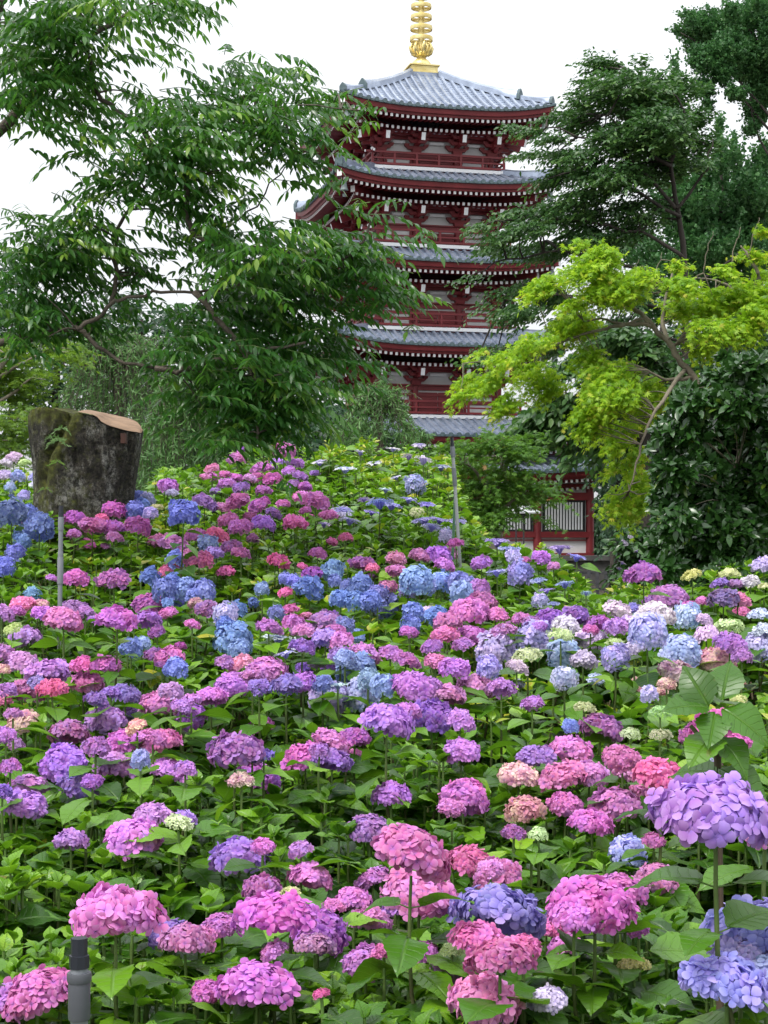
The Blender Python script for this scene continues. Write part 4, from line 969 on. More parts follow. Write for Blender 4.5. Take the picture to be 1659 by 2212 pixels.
# ------------------------------------------------------------------ hydrangeas
ML_hyd = leaf_mat('hydrangea_leaf', [(0, (.010, .040, .005)), (.4, (.050, .150, .007)), (.7, (.145, .31, .012)), (.92, (.25, .43, .022)), (1, (.40, .39, .03))], rough=.34, spec=.45, trans=.27, tcol=(.22, .48, .015), veins=.35)
def stem_mat():
    m, nt, out = new_mat('hydrangea_stem'); L = nt.links.new
    a = N(nt, 'ShaderNodeAttribute', attribute_name='tint'); r = ramp(nt, [(0, (.045, .03, .02)), (.55, (.10, .07, .04)), (.75, (.07, .10, .02)), (1, (.09, .17, .03))])
    n = noise(nt, 60, 3); ad = N(nt, 'ShaderNodeMath', operation='MULTIPLY_ADD'); L(n.outputs['Fac'], ad.inputs[0]); ad.inputs[1].default_value = .3; L(a.outputs['Fac'], ad.inputs[2])
    s = N(nt, 'ShaderNodeMath', operation='SUBTRACT'); L(ad.outputs[0], s.inputs[0]); s.inputs[1].default_value = .15
    p = N(nt, 'ShaderNodeBsdfPrincipled'); p.inputs['Roughness'].default_value = .7
    L(s.outputs[0], r.inputs[0]); L(r.outputs[0], p.inputs['Base Color']); L(p.outputs[0], out.inputs[0]); return m
M_stem = stem_mat()
def petal_mat():
    """petal colour comes from each flower head (object colour and 'second' colour), mixed over the head and from floret to floret"""
    m, nt, out = new_mat('hydrangea_petal'); L = nt.links.new
    oi = N(nt, 'ShaderNodeObjectInfo'); se = N(nt, 'ShaderNodeAttribute', attribute_type='OBJECT', attribute_name='second')
    ti = N(nt, 'ShaderNodeAttribute', attribute_name='tint'); lc = N(nt, 'ShaderNodeAttribute', attribute_name='leafco')
    sp = N(nt, 'ShaderNodeSeparateXYZ'); L(lc.outputs['Vector'], sp.inputs[0])
    n = noise(nt, 1.6, 2, .5); va = N(nt, 'ShaderNodeVectorMath', operation='ADD'); tc = N(nt, 'ShaderNodeTexCoord'); cx = N(nt, 'ShaderNodeVectorMath', operation='SCALE')
    cb = N(nt, 'ShaderNodeCombineXYZ'); L(oi.outputs['Random'], cb.inputs[0]); L(oi.outputs['Random'], cb.inputs[1]); L(cb.outputs[0], cx.inputs[0]); cx.inputs['Scale'].default_value = 40
    L(tc.outputs['Object'], va.inputs[0]); L(cx.outputs[0], va.inputs[1]); L(va.outputs[0], n.inputs['Vector'])
    s1 = N(nt, 'ShaderNodeMath', operation='MULTIPLY_ADD'); L(ti.outputs['Fac'], s1.inputs[0]); s1.inputs[1].default_value = .55; L(n.outputs['Fac'], s1.inputs[2])
    mr = N(nt, 'ShaderNodeMapRange'); L(s1.outputs[0], mr.inputs[0]); mr.inputs[1].default_value = .52; mr.inputs[2].default_value = 1.05
    mx = N(nt, 'ShaderNodeMix', data_type='RGBA'); L(mr.outputs[0], mx.inputs['Factor']); L(oi.outputs['Color'], mx.inputs['A']); L(se.outputs['Color'], mx.inputs['B'])
    hs_ = N(nt, 'ShaderNodeHueSaturation'); v = N(nt, 'ShaderNodeMapRange'); L(ti.outputs['Fac'], v.inputs[0]); v.inputs[3].default_value = .76; v.inputs[4].default_value = 1.16
    L(v.outputs[0], hs_.inputs['Value']); L(mx.outputs['Result'], hs_.inputs['Color'])
    # small blue-violet eye of each floret
    ey = N(nt, 'ShaderNodeMapRange'); L(sp.outputs['X'], ey.inputs[0]); ey.inputs[1].default_value = .0; ey.inputs[2].default_value = .45; ey.inputs[3].default_value = .6; ey.inputs[4].default_value = 0
    ex = N(nt, 'ShaderNodeMix', data_type='RGBA'); L(ey.outputs[0], ex.inputs['Factor']); L(hs_.outputs[0], ex.inputs['A']); ex.inputs['B'].default_value = (.16, .13, .52, 1)
    rim = N(nt, 'ShaderNodeMapRange'); L(sp.outputs['X'], rim.inputs[0]); rim.inputs[1].default_value = .5; rim.inputs[2].default_value = 1.0; rim.inputs[4].default_value = .15
    rm = N(nt, 'ShaderNodeMix', data_type='RGBA'); L(rim.outputs[0], rm.inputs['Factor']); L(ex.outputs['Result'], rm.inputs['A']); rm.inputs['B'].default_value = (.86, .78, .88, 1); ex = rm
    p = N(nt, 'ShaderNodeBsdfPrincipled'); p.inputs['Roughness'].default_value = .75; p.inputs['Specular IOR Level'].default_value = .2
    L(ex.outputs['Result'], p.inputs['Base Color'])
    tr = N(nt, 'ShaderNodeBsdfTranslucent'); L(ex.outputs['Result'], tr.inputs['Color'])
    ms = N(nt, 'ShaderNodeMixShader'); ms.inputs[0].default_value = .3; L(p.outputs[0], ms.inputs[1]); L(tr.outputs[0], ms.inputs[2]); L(ms.outputs[0], out.inputs[0])
    return m
M_petal = petal_mat()

def petal_hi():
    o = [(.02, 0, -.03), (.15, .15, .0), (.34, .26, -.04), (.49, .18, -.03), (.54, 0, .01), (.49, -.18, -.03), (.34, -.26, -.04), (.15, -.15, .0), (.32, 0, .06)]
    q = [(0, 1, 8, 7), (1, 2, 3, 8), (8, 3, 4, 5), (7, 8, 5, 6)]
    return o, q
def petal_lo():
    return [(.02, 0, 0), (.34, .27, -.02), (.54, 0, .03), (.34, -.27, -.02)], [(0, 1, 2, 3)]
def floret(pet, cup):
    vs_, fs_, lc = [], [], []
    o, q = pet
    for k in range(4):
        a = k * math.pi / 2 + rng.normal() * .07; c, s = math.cos(a), math.sin(a); sc = rng.uniform(.9, 1.08); n = len(vs_)
        for x, y, z in o:
            r = math.hypot(x, y); vs_.append(((x * c - y * s) * sc, (x * s + y * c) * sc, z + cup * r * r + (k % 2) * .045)); lc.append((min(1, r / .54), 0, 0))
        fs_ += [tuple(n + i for i in f) for f in q]
    return np.array(vs_), np.array(fs_), np.array(lc)
def rand_roll(nrm, jit):
    n = len(nrm); nn = unit(nrm + rng.normal(size=(n, 3)) * jit); t = rng.normal(size=(n, 3)); return frames(np.cross(nn, t), nn)
def mop_mesh(hi, nf, fsize, zs, low, name):
    """mophead of width 1: florets over a dome"""
    i = np.arange(nf) + .5; ph = i * 2.39996; cz = 1 - i / nf * (1 - low); sr = np.sqrt(np.maximum(0, 1 - cz * cz))
    nrm = np.stack([sr * np.cos(ph), sr * np.sin(ph), cz], 1) + rng.normal(size=(nf, 3)) * .07
    nrm = unit(nrm); a_, b_, c_ = rng.random(3) * 6.28; an = np.arctan2(nrm[:, 1], nrm[:, 0]); lump = 1 + .07 * np.sin(2 * an + a_ + 2 * cz) + .06 * np.sin(3 * an + b_ - 3 * cz) + rng.normal(size=nf) * .05
    pos = nrm * V(.43, .43, .43 * zs) * lump[:, None]
    nn = unit(nrm * V(1, 1, 1 / zs)); M = rand_roll(nn, .38) * (fsize * rng.uniform(.85, 1.12, nf))[:, None, None]
    tpl = [floret(petal_hi() if hi else petal_lo(), c) for c in (-.25, -.1, .2)]
    b = []; g = rng.integers(0, 3, nf); ti = np.clip(.5 + rng.normal(size=nf) * .26, 0, 1)
    for k in range(3): b.append((tpl[k], M[g == k], pos[g == k], ti[g == k]))
    # inner florets close the gaps
    m = nf // 3; q = unit(rng.normal(size=(m, 3)) + V(0, 0, .25)); q = q[q[:, 2] > low]
    b.append((tpl[1], rand_roll(q, .4) * fsize, q * V(.36, .36, .36 * zs), np.clip(.35 + rng.normal(size=len(q)) * .2, 0, 1)))
    o = scatter(name, M_petal, b, None, (0, 0, 0), smoothed=True); me = o.data; bpy.data.objects.remove(o); return me
def lace_mesh(name, nf=15):
    """lacecap of width 1: a flat disc of tiny buds with a loose ring of florets"""
    a = np.arange(nf) / nf * 2 * np.pi + rng.normal(size=nf) * .12; r = .40 + rng.normal(size=nf) * .03
    pos = np.stack([r * np.cos(a), r * np.sin(a), .02 + rng.normal(size=nf) * .03], 1); nrm = unit(np.stack([np.cos(a) * .35, np.sin(a) * .35, np.ones(nf)], 1))
    tpl = floret(petal_lo(), -.1); b = [(tpl, rand_roll(nrm, .25) * .21, pos, np.clip(.3 + rng.normal(size=nf) * .2, 0, .6))]
    m = 150; rr = .34 * np.sqrt(rng.random(m)); t = rng.random(m) * 2 * np.pi
    bp = np.stack([rr * np.cos(t), rr * np.sin(t), .06 - .35 * rr ** 2 + rng.normal(size=m) * .012], 1)
    bud = floret(petal_lo(), .9); b.append((bud, rand_roll(np.tile(V(0, 0, 1), (m, 1)), .5) * .062, bp, np.full(m, 1.0)))
    m2 = 40; rr = .3 * np.sqrt(rng.random(m2)); t = rng.random(m2) * 2 * np.pi    # stalks of the buds
    dd = np.stack([np.cos(t) * rr, np.sin(t) * rr, np.full(m2, .5)], 1)
    b.append((LEAF_THIN, frames(dd, rng.normal(size=(m2, 3))) * .3, dd * V(.15, .15, 0) - V(0, 0, .22), np.full(m2, 1.0)))
    o = scatter(name, M_petal, b, None, (0, 0, 0)); me = o.data; bpy.data.objects.remove(o); return me
MESH = {
    'mop': [[mop_mesh(False, 84, .235, .74, -.15, 'mophead') for _ in range(5)], [mop_mesh(True, 122, .205, .72, -.16, 'mophead') for _ in range(7)]],
    'ball': [[mop_mesh(False, 74, .25, 1.08, -.55, 'round_mophead') for _ in range(4)], [mop_mesh(True, 112, .205, 1.02, -.5, 'round_mophead') for _ in range(4)]],
    'bud': [[mop_mesh(False, 90, .16, .68, 0, 'young_mophead') for _ in range(3)], [mop_mesh(False, 120, .14, .66, 0, 'young_mophead') for _ in range(3)]],
    'lace': [[lace_mesh('lacecap') for _ in range(4)]] * 2,
}
# colour codes: (shape, petal colour, second colour) in display RGB
COL = {
    'P': ('mop', (214, 116, 182), (194, 124, 198)), 'K': ('mop', (222, 102, 156), (216, 118, 178)), 'M': ('mop', (180, 90, 160), (160, 102, 182)),
    'L': ('mop', (194, 124, 200), (176, 128, 208)), 'V': ('mop', (154, 100, 186), (144, 112, 202)), 'B': ('ball', (110, 132, 204), (138, 156, 218)),
    'S': ('ball', (176, 182, 234), (196, 182, 228)), 'W': ('mop', (206, 188, 226), (222, 210, 226)), 'G': ('bud', (186, 202, 120), (214, 220, 168)),
    'C': ('mop', (222, 156, 176), (214, 200, 168)), 'X': ('lace', (232, 230, 238), (170, 170, 206)), 'Y': ('lace', (176, 172, 230), (146, 146, 206)), 'Z': ('mop', (160, 168, 230), (184, 170, 224)), 'T': ('ball', (130, 154, 218), (158, 180, 228)),
}
G_ = 'hydrangea bushes massed on the flower bank'
BUSHES = [
 ('hydrangea with round blue heads at the left edge, left of the mossy stump', '25,1112,55,B 85,1140,54,B 7,1228,40,B 33,1197,36,B 57,1130,22,P 62,1108,30,B 48,1172,30,B'),
 ('hydrangea with creamy white and pale blue heads behind the stump at the left edge', '29,990,30,W 53,1002,26,G 39,1031,28,S 10,1029,30,W 73,1034,20,S 53,1072,22,S 73,1051,18,W 14,1002,24,W 22,1055,22,S'),
 ('hydrangea with bright pink heads directly in front of the mossy stump', '163,1124,46,P 200,1139,50,P 247,1103,46,P 298,1141,52,P 160,1156,28,P 245,1144,42,P 267,1146,26,P 247,1163,30,P 220,1122,26,K'),
 ('hydrangea with small blue heads beside the stump on its right side', '296,1077,30,B 318,1080,30,S 290,1106,36,B 325,1110,28,S 308,1092,26,B 340,1098,24,G'),
 ('hydrangea with one large tall blue head between the stump and the pink slope', '396,1113,60,B 362,1053,38,L 372,1066,22,W 450,1178,40,B 374,1178,54,P 422,1160,40,P'),
 ('hydrangea with bright pink heads topmost on the bank under the hanging compound leaves', '522,972,24,M 513,992,36,P 459,1016,28,P 566,1014,38,P 491,1048,34,L 522,1057,32,L 569,1062,30,M 588,1038,38,P 540,1035,26,P'),
 ('hydrangea with lilac pink heads high on the bank right of the topmost pink one', '612,977,42,P 639,1004,32,L 625,1019,28,L 649,1031,30,L 659,1053,26,P 634,1048,24,L 600,1000,26,L'),
 ('hydrangea with a pair of large pink heads side by side high on the bank', '653,1079,40,P 681,1088,52,P 637,1133,44,K 612,1091,28,P 590,1111,32,M 709,1116,34,P 660,1105,22,P'),
 ('hydrangea with clustered mauve pink heads in the middle of the upper pink slope', '515,1087,50,P 442,1089,46,L 479,1099,30,P 561,1096,44,P 569,1135,46,L 520,1143,44,P 493,1126,38,P 540,1118,28,P'),
 ('hydrangea with crimson pink heads above the left blue cluster', '468,1160,44,K 430,1214,52,K 400,1205,36,P 462,1198,38,L 500,1185,40,M 520,1198,36,M 378,1211,34,B 545,1166,26,M'),
 ('hydrangea with two dusky purple heads right of the thin grey pipe', '163,1255,50,M 246,1256,58,M 110,1250,22,L'),
 ('hydrangea with a cluster of deep blue heads left of centre', '357,1278,50,B 373,1258,32,B 400,1276,46,B 437,1283,48,B 363,1305,22,B 325,1248,36,B 418,1290,30,B'),
 ('hydrangea with rosy and pale blue heads at the foot of the thin grey pipe', '70,1291,36,B 50,1308,46,K 33,1324,36,P 87,1308,30,C 28,1361,36,G 5,1328,46,L 53,1383,62,L'),
 ('hydrangea with large pale lilac pink heads right of the grey pipe foot', '160,1325,64,L 93,1331,48,L 137,1346,82,P 253,1343,86,P 185,1322,30,L'),
 ('hydrangea with plum and pink heads below the left blue cluster', '323,1308,60,M 362,1328,36,P 320,1343,52,L 423,1306,32,C 447,1320,50,M 415,1351,30,P 340,1368,34,M'),
 ('hydrangea with a large light blue head left of centre below the deep blue cluster', '487,1331,48,S 513,1318,34,B 503,1385,74,T 516,1402,40,T 283,1402,42,B 310,1392,28,T 485,1352,34,B'),
 ('hydrangea with violet and lilac heads at the left edge above the rosy pair', '48,1440,76,L 103,1458,88,L 5,1450,30,C 12,1495,42,L 80,1478,40,V'),
 ('hydrangea with a rosy pink pair of heads touching at the left', '63,1498,68,K 112,1492,54,K 55,1568,76,C 150,1588,72,M 12,1590,42,L 28,1545,36,P'),
 ('hydrangea with orchid pink heads and a blue one left of centre', '180,1441,48,P 230,1441,54,P 188,1482,64,P 367,1424,54,P 380,1446,44,B 333,1418,40,M 350,1440,26,M'),
 ('hydrangea with shaded violet heads left of the big lilac mass', '207,1515,46,V 270,1506,60,V 227,1562,84,L 297,1573,44,C 240,1500,36,V'),
 ('hydrangea with a long mass of lilac pink heads rising left of centre', '370,1500,54,L 345,1530,86,P 413,1555,66,L 413,1516,40,P 457,1510,60,L 503,1486,80,L 545,1463,44,P 485,1437,46,P 520,1436,48,P 390,1530,40,L'),
 ('hydrangea with merged pink and lilac heads at the left below the violet ones', '268,1608,72,P 348,1610,84,P 207,1618,54,P 400,1665,44,P 367,1667,66,L 303,1643,38,S 330,1598,50,P'),
 ('hydrangea with two large lilac heads on tall stems at the left', '138,1653,100,L 250,1663,90,L 172,1700,72,V 22,1660,44,P 200,1690,40,V'),
 ('hydrangea with a big double lilac pink head at the left edge', '56,1710,94,P 52,1748,100,L 5,1712,40,V'),
 ('hydrangea with a lilac head beside a cream one and a large pink head under them', '328,1770,84,L 385,1783,52,G 290,1817,120,P 153,1822,76,L 400,1770,40,L'),
 ('hydrangea with one large rosy head on a tall dark stem left of centre', '508,1628,110,M 522,1690,48,C 570,1636,40,V 545,1640,36,M'),
 ('hydrangea with pale blue and mixed lilac heads around a white lacecap in the centre', '603,1379,60,X 616,1412,40,X 580,1359,50,L 653,1402,50,V 633,1351,46,P 656,1366,42,P 596,1326,32,B 626,1319,34,K'),
 ('hydrangea with large plum pink heads below the central blue cluster', '703,1349,68,M 703,1384,56,L 737,1389,50,P 735,1418,46,L 786,1416,60,P 746,1352,36,B 725,1366,40,P'),
 ('hydrangea with deep blue heads forming the central blue cluster', '780,1269,48,B 750,1269,28,B 735,1296,40,B 766,1300,38,B 816,1283,38,B 823,1308,62,B 720,1236,42,B 723,1256,26,B 668,1273,50,B 636,1259,30,B 800,1300,40,B'),
 ('hydrangea with paler blue heads in a row right of the central blue cluster', '900,1259,66,T 881,1276,36,S 953,1259,40,T 993,1263,48,T 997,1283,46,T 923,1322,30,W 943,1333,42,B 893,1326,42,B 886,1352,40,B 920,1270,40,T'),
 ('hydrangea with small pink heads scattered above the central blue cluster', '675,1241,40,M 601,1217,42,K 686,1199,34,P 783,1222,46,M 803,1229,28,K 855,1211,40,P 856,1236,38,P 838,1272,36,K 746,1163,28,K 653,1226,22,K 616,1281,28,K 566,1274,28,B 616,1252,26,B'),
 ('hydrangea with pink and purple heads near the foot of the tall pale pipe', '906,1204,40,P 946,1201,48,V 960,1224,40,L 985,1176,30,P 1040,1219,38,L 1035,1272,42,L'),
 ('white lacecap hydrangea topmost on the bank left of the tall pale pipe', '915,993,40,X 883,986,28,X 953,1008,38,X 746,1013,40,X 690,998,32,X 896,1050,40,S 855,1031,22,X 833,1058,26,X 786,1079,24,X 810,1000,28,X 850,970,26,X 780,978,26,X 905,962,26,X'),
 ('violet blue lacecap hydrangea on the bank left of the pale pipe foot', '820,1086,50,Y 846,1091,42,Y 883,1079,30,Y 923,1089,32,Y 803,1106,28,Y 740,1104,46,X 756,1124,40,Y 916,1123,46,Y 950,1123,34,Y 933,1138,40,Y 986,1126,36,Y 963,1159,28,S 730,1114,20,G 900,1108,26,G 700,1132,26,X'),
 ('hydrangea with a heap of pink and mauve heads right of centre', '1017,1326,72,P 1043,1303,54,P 1070,1333,46,P 1023,1380,64,L 966,1349,54,P 960,1378,56,P 933,1401,44,L 883,1369,34,P 1086,1367,50,M 940,1432,42,P 980,1449,56,L 1000,1395,40,P'),
 ('hydrangea with pink heads in a line through the middle of the bank', '843,1415,48,P 876,1430,52,P 966,1506,66,P 1027,1488,76,P 1083,1490,50,L 893,1490,92,L 827,1486,46,T 930,1480,40,L'),
 ('hydrangea with a conical powder blue head in the middle of the bank', '766,1450,72,T 745,1425,40,T 697,1482,38,B 730,1480,40,X 795,1470,40,T'),
 ('hydrangea with pale violet heads side by side under the conical powder blue one', '710,1512,72,S 783,1506,78,S 618,1486,58,V 655,1476,54,L 577,1452,80,P 560,1487,42,V'),
 ('hydrangea with two big purple heads on stout stems in the centre', '835,1568,110,L 930,1553,96,V 993,1560,54,L 880,1540,50,L'),
 ('hydrangea with three magenta heads descending left of the big purple pair', '714,1610,82,P 766,1600,62,M 660,1643,88,P 690,1625,40,M'),
 ('hydrangea with a single lilac head amid green leaves near the centre', '845,1722,78,L 798,1798,88,L 650,1840,48,L'),
 ('hydrangea with a large two-tiered pink head right of centre', '1000,1718,90,P 1000,1735,108,P 975,1750,50,P'),
 ('light blue hydrangea below the pagoda wall with lacecap heads', '1209,1184,46,Y 1246,1203,36,Y 1169,1208,36,L 1196,1226,26,P 1123,1241,50,S 1163,1254,30,Y 1196,1304,24,Y 1166,1299,30,S 1220,1261,36,Y 1266,1281,22,Y 1136,1211,18,P 1180,1275,30,Y'),
 ('bluish lacecap hydrangea right of the tall pale pipe foot', '1073,1169,46,Y 1100,1186,40,Y 1073,1236,38,Y 1110,1205,30,S 1130,1190,26,Y'),
 ('hydrangea with an orchid purple head standing up against the dark fence', '1390,1246,70,M 1446,1294,68,L 1369,1321,40,V 1293,1349,44,M 1405,1300,30,L'),
 ('hydrangea with fresh green and white heads below the camellia', '1496,1246,42,G 1576,1244,42,G 1556,1263,34,V 1589,1264,28,L 1621,1261,38,W 1650,1224,46,W 1650,1269,24,G 1593,1299,44,K 1489,1311,28,P 1516,1301,26,P'),
 ('hydrangea with violet heads left of the whitish lilac ones', '1126,1339,36,P 1149,1348,38,L 1188,1339,52,V 1243,1336,58,V 1221,1354,54,W 1165,1358,30,L'),
 ('hydrangea with pale whitish lilac heads on the right', '1333,1324,56,W 1416,1331,76,W 1333,1358,50,L 1276,1384,64,W 1276,1363,30,P 1329,1394,36,G 1369,1408,50,W 1211,1378,54,G 1158,1384,74,S 1360,1350,40,W'),
 ('hydrangea with large silvery lavender head right of the whitish lilac ones', '1399,1369,84,S 1483,1336,54,S 1519,1344,36,W 1526,1374,52,W 1440,1390,40,W'),
 ('hydrangea with lavender heads at the right edge of the bank', '1576,1358,54,G 1576,1394,58,L 1640,1404,72,S 1602,1421,42,L 1650,1368,44,W 1640,1330,40,W'),
 ('hydrangea with one large clear light blue head on the right', '1469,1414,80,S 1219,1418,64,S 1329,1424,56,S 1259,1431,54,W 1219,1468,46,S 1139,1424,58,G 1116,1444,42,W 1070,1406,74,S 1053,1446,46,S'),
 ('hydrangea with greenish pink antique heads behind the tall leafy shoot', '1462,1458,78,C 1546,1431,78,C 1402,1502,34,S 1440,1480,36,C'),
 ('hydrangea with green young heads among leaves at the right', '1426,1544,46,G 1263,1534,44,G 1363,1589,42,G 1426,1591,40,G 1596,1518,36,G 1149,1524,42,L 1232,1571,28,B'),
 ('hydrangea with a mauve pink head and lilac ones right of centre', '1296,1581,90,M 1233,1629,92,P 1156,1643,88,L 1216,1682,94,P 1273,1678,70,P 1353,1672,64,P'),
 ('hydrangea with coral tinted pink heads right of the two-tiered pink one', '1120,1680,72,C 1135,1755,82,C 1222,1742,62,P 1110,1802,44,M 1163,1805,42,G'),
 ('hydrangea with a wide rosy pink head behind the huge lilac one', '1426,1690,130,K 1326,1745,108,P 1279,1782,88,P 1400,1710,70,P'),
 ('hydrangea with a bright pink head hidden behind the tall leafy shoot', '1546,1585,120,K 1516,1652,42,S 1500,1590,60,P 1590,1600,60,P'),
 ('hydrangea with a huge lilac head at the right edge', '1546,1775,240,L,2.75 1652,1800,110,P,3.0 1356,1845,70,S 1412,1818,42,P'),
 ('hydrangea with large lavender blue heads in the bottom right corner', '1630,2015,200,Z,2.9 1570,2135,190,Z,2.75 1655,2130,170,Z,2.8 1600,2070,130,Z,2.85'),
 ('hydrangea with one large pink head on a tall upright stem in the lower centre', '888,1858,170,P 905,1945,150,P,3.85 806,1904,66,P 860,1960,60,L'),
 ('hydrangea with a broad pink head at the bottom right of centre', '1285,1960,170,P,3.6 1330,1935,120,P,3.7 1240,1990,110,P,3.55 1416,1905,90,P 1230,1990,90,P 1193,2008,66,K 1220,2048,62,P 1379,2012,40,P'),
 ('hydrangea with a large icy pale blue head at the bottom right of centre', '1075,1985,190,Z,3.75 976,2058,48,G 1183,2165,86,W'),
 ('hydrangea with coral pink heads below the icy pale blue one', '1035,2040,110,P,3.5 1080,2080,135,K,3.3 1045,2175,155,P 1130,2050,80,K,3.5'),
 ('hydrangea with deep pink heads behind the tall upright stem at right', '1016,1868,96,K 1075,1895,100,P 1060,1880,50,P'),
 ('hydrangea with a large pink head right of the black capped pipe', '250,1989,172,P,3.5 363,2022,86,V 445,2145,60,P'),
 ('hydrangea with small pink heads right of the one behind the black capped pipe', '400,2040,110,P 480,2003,66,P 430,2030,60,P'),
 ('hydrangea with pink and mauve heads in the bottom left corner', '80,2155,150,P 15,2165,90,L 130,2150,90,P'),
 ('hydrangea with the larger pink head left of the lower centre', '595,1990,165,P 686,2015,130,L 680,2048,80,P 593,2058,52,P'),
 ('hydrangea with a pink head cut by the bottom edge left of centre', '553,2140,165,P 695,2150,32,K'),
 ('hydrangea with a deep violet head on a dark stem left of the lower centre', '517,1856,118,V 565,1925,82,M 628,1934,42,G 568,1830,42,P'),
 ('hydrangea with a tidy orchid pink head above the lower central pink ones', '670,1902,96,P 766,1952,80,P 800,1995,86,P 720,1960,40,P'),
 ('hydrangea with pink heads behind the tall stem at the bottom centre', '790,2085,95,P 910,2062,62,P 965,2115,90,L 830,2060,50,P'),
 ('hydrangea with a flat young green head in the lower right leaves', '1369,2092,62,G'),
]
HEADS = []      # (bush, position, width, code, far?)
for bi, (lab, hs_) in enumerate(BUSHES):
    for h in hs_.split():
        q = h.split(','); px, py, w, c = float(q[0]), float(q[1]), float(q[2]), q[3]
        if len(q) > 4: Y = float(q[4])
        else:
            T = tab(py + .25 * w); ideal = F * (.165 if COL[c][0] != 'bud' else .12) / w
            Y = float(np.clip(ideal, .86 * T, 1.12 * T)); Y = .35 * Y + .65 * T if w < 60 else Y
        HEADS.append((bi, P(px, py, Y), w * Y / F, c, px, py, w))
# further heads half hidden lower down among the leaves, coloured like their neighbours
extra = []
for k in range(330):
    bi, p, w, c, px, py, wpx = HEADS[int(rng.integers(len(HEADS)))]
    if COL[c][0] in ('lace', 'bud') or (c in 'BTSW' and rng.random() < .7): continue
    nx, ny = px + rng.normal() * wpx * 1.0, py + abs(rng.normal()) * wpx * .35 + wpx * .3
    Y2 = p[1] + rng.uniform(.15, .5)
    if ny > 1690 or (nx > 1000 and ny < 1260) or ny < 1010 or (60 < nx < 310 and ny < 1150): continue
    if any(abs(nx - h[4]) < .55 * max(h[6], 20) and abs(ny - h[5]) < .45 * max(h[6], 20) for h in HEADS + extra): continue
    w2 = w * rng.uniform(.6, .85); extra.append((bi, P(nx, ny, Y2), w2, c, nx, ny, w2 * F / Y2))
HEADS += extra
HP = np.array([h[1] for h in HEADS]); HPX = np.array([(h[4], h[5], h[6], h[1][1]) for h in HEADS]); HB = np.array([h[0] for h in HEADS])
shoot_label = 'tall flowerless leafy hydrangea shoot standing out at the right'
NBUSH = len(BUSHES)
leafacc = [[[] for _ in range(5)] for _ in range(NBUSH + 1)]      # position, direction, normal, size, tint
stemacc = [MB() for _ in range(NBUSH + 1)]; stemt = [[] for _ in range(NBUSH + 1)]
def add_leaf(b, p, d, n, s, t):
    a = leafacc[b]; a[0].append(p); a[1].append(d); a[2].append(n); a[3].append(s); a[4].append(t)
def add_stem(b, pts, r0, r1, t0, t1, sides=5):
    k0 = stemacc[b].n; stemacc[b].tube(pts, np.linspace(r0, r1, len(pts)), sides, caps=False)
    stemt[b] += list(np.repeat(np.linspace(t0, t1, len(pts)), sides))
def shoot(b, tip, head=0.0, L=.12, pairs=4, rosette=True, tone=.5, lean=None, first=None):
    """one hydrangea shoot: opposite pairs of leaves, each pair turned against the next, on a stem from the ground"""
    x, Y, z = tip; g = float(ground(x, Y)); H = max(.35, z - g)
    lean = rng.normal(size=2) * .26 if lean is None else np.array(lean)
    foot = V(x + lean[0] * H * .7, Y + abs(lean[1]) * H * .5, z - H - .05); kink = tip + (foot - tip) * .5 + V(*rng.normal(size=2) * .03, 0)
    pts = spline([tip, tip + V(0, 0, -.16 * H) + (foot - tip) * .05, kink, foot], 3)
    near = Y < 6.5
    add_stem(b, pts, .0036, .0085, 1, 0, 6 if near else 4)
    down = np.cumsum(np.r_[first if first is not None else (.02 if not head else .05 + .05 * rng.random()), rng.uniform(.05, .10, pairs - 1)])
    seg = np.cumsum(np.r_[0, np.linalg.norm(np.diff(pts, axis=0), axis=1)])
    a0 = rng.random() * math.pi
    for k in range(pairs):
        if down[k] > seg[-1] * .8: break
        p = np.array([np.interp(down[k], seg, pts[:, i]) for i in range(3)])
        young = (k == 0 and not head)
        for s in (0, 1):
            a = a0 + k * math.pi / 2 + s * math.pi + rng.normal() * .25
            o = V(math.cos(a), math.sin(a), 0)
            rise = (.75 if young else .28 - .12 * k - (.18 if head else 0)) + rng.normal() * .2
            ln = L * (.72 if young else 1.0) * rng.uniform(.75, 1.2)
            pet = .022 if not young else .008; pp = p + o * pet + V(0, 0, pet * .4)
            if near: add_stem(b, [p, pp + o * .012], .0022, .0014, 1, 1, 3)
            add_leaf(b, pp, o + V(0, 0, rise), V(0, 0, 1) - o * rise * .6 + rng.normal(size=3) * .22, ln, tone + (.22 if young else .06 - .07 * k) + rng.normal() * .16 + (.5 if rng.random() < (.003 if near else .012) else 0))
    if rosette and not head:
        for q in range(3):
            a = rng.random() * 6.28; o = V(math.cos(a), math.sin(a), 0)
            add_leaf(b, tip, o * .5 + V(0, 0, 1), V(0, 0, .5) - o + rng.normal(size=3) * .2, L * rng.uniform(.3, .5), tone + .24 + rng.normal() * .08)
for bi, p, w, c, px, py, wpx in HEADS:
    zs = {'mop': .2, 'ball': .25, 'bud': .12, 'lace': .08}[COL[c][0]]
    shoot(bi, p - V(0, 0, w * zs), head=w, L=(.13 if p[1] > 3.6 else .11) * rng.uniform(.85, 1.15), pairs=5, tone=.42, first=.035 + .2 * w)
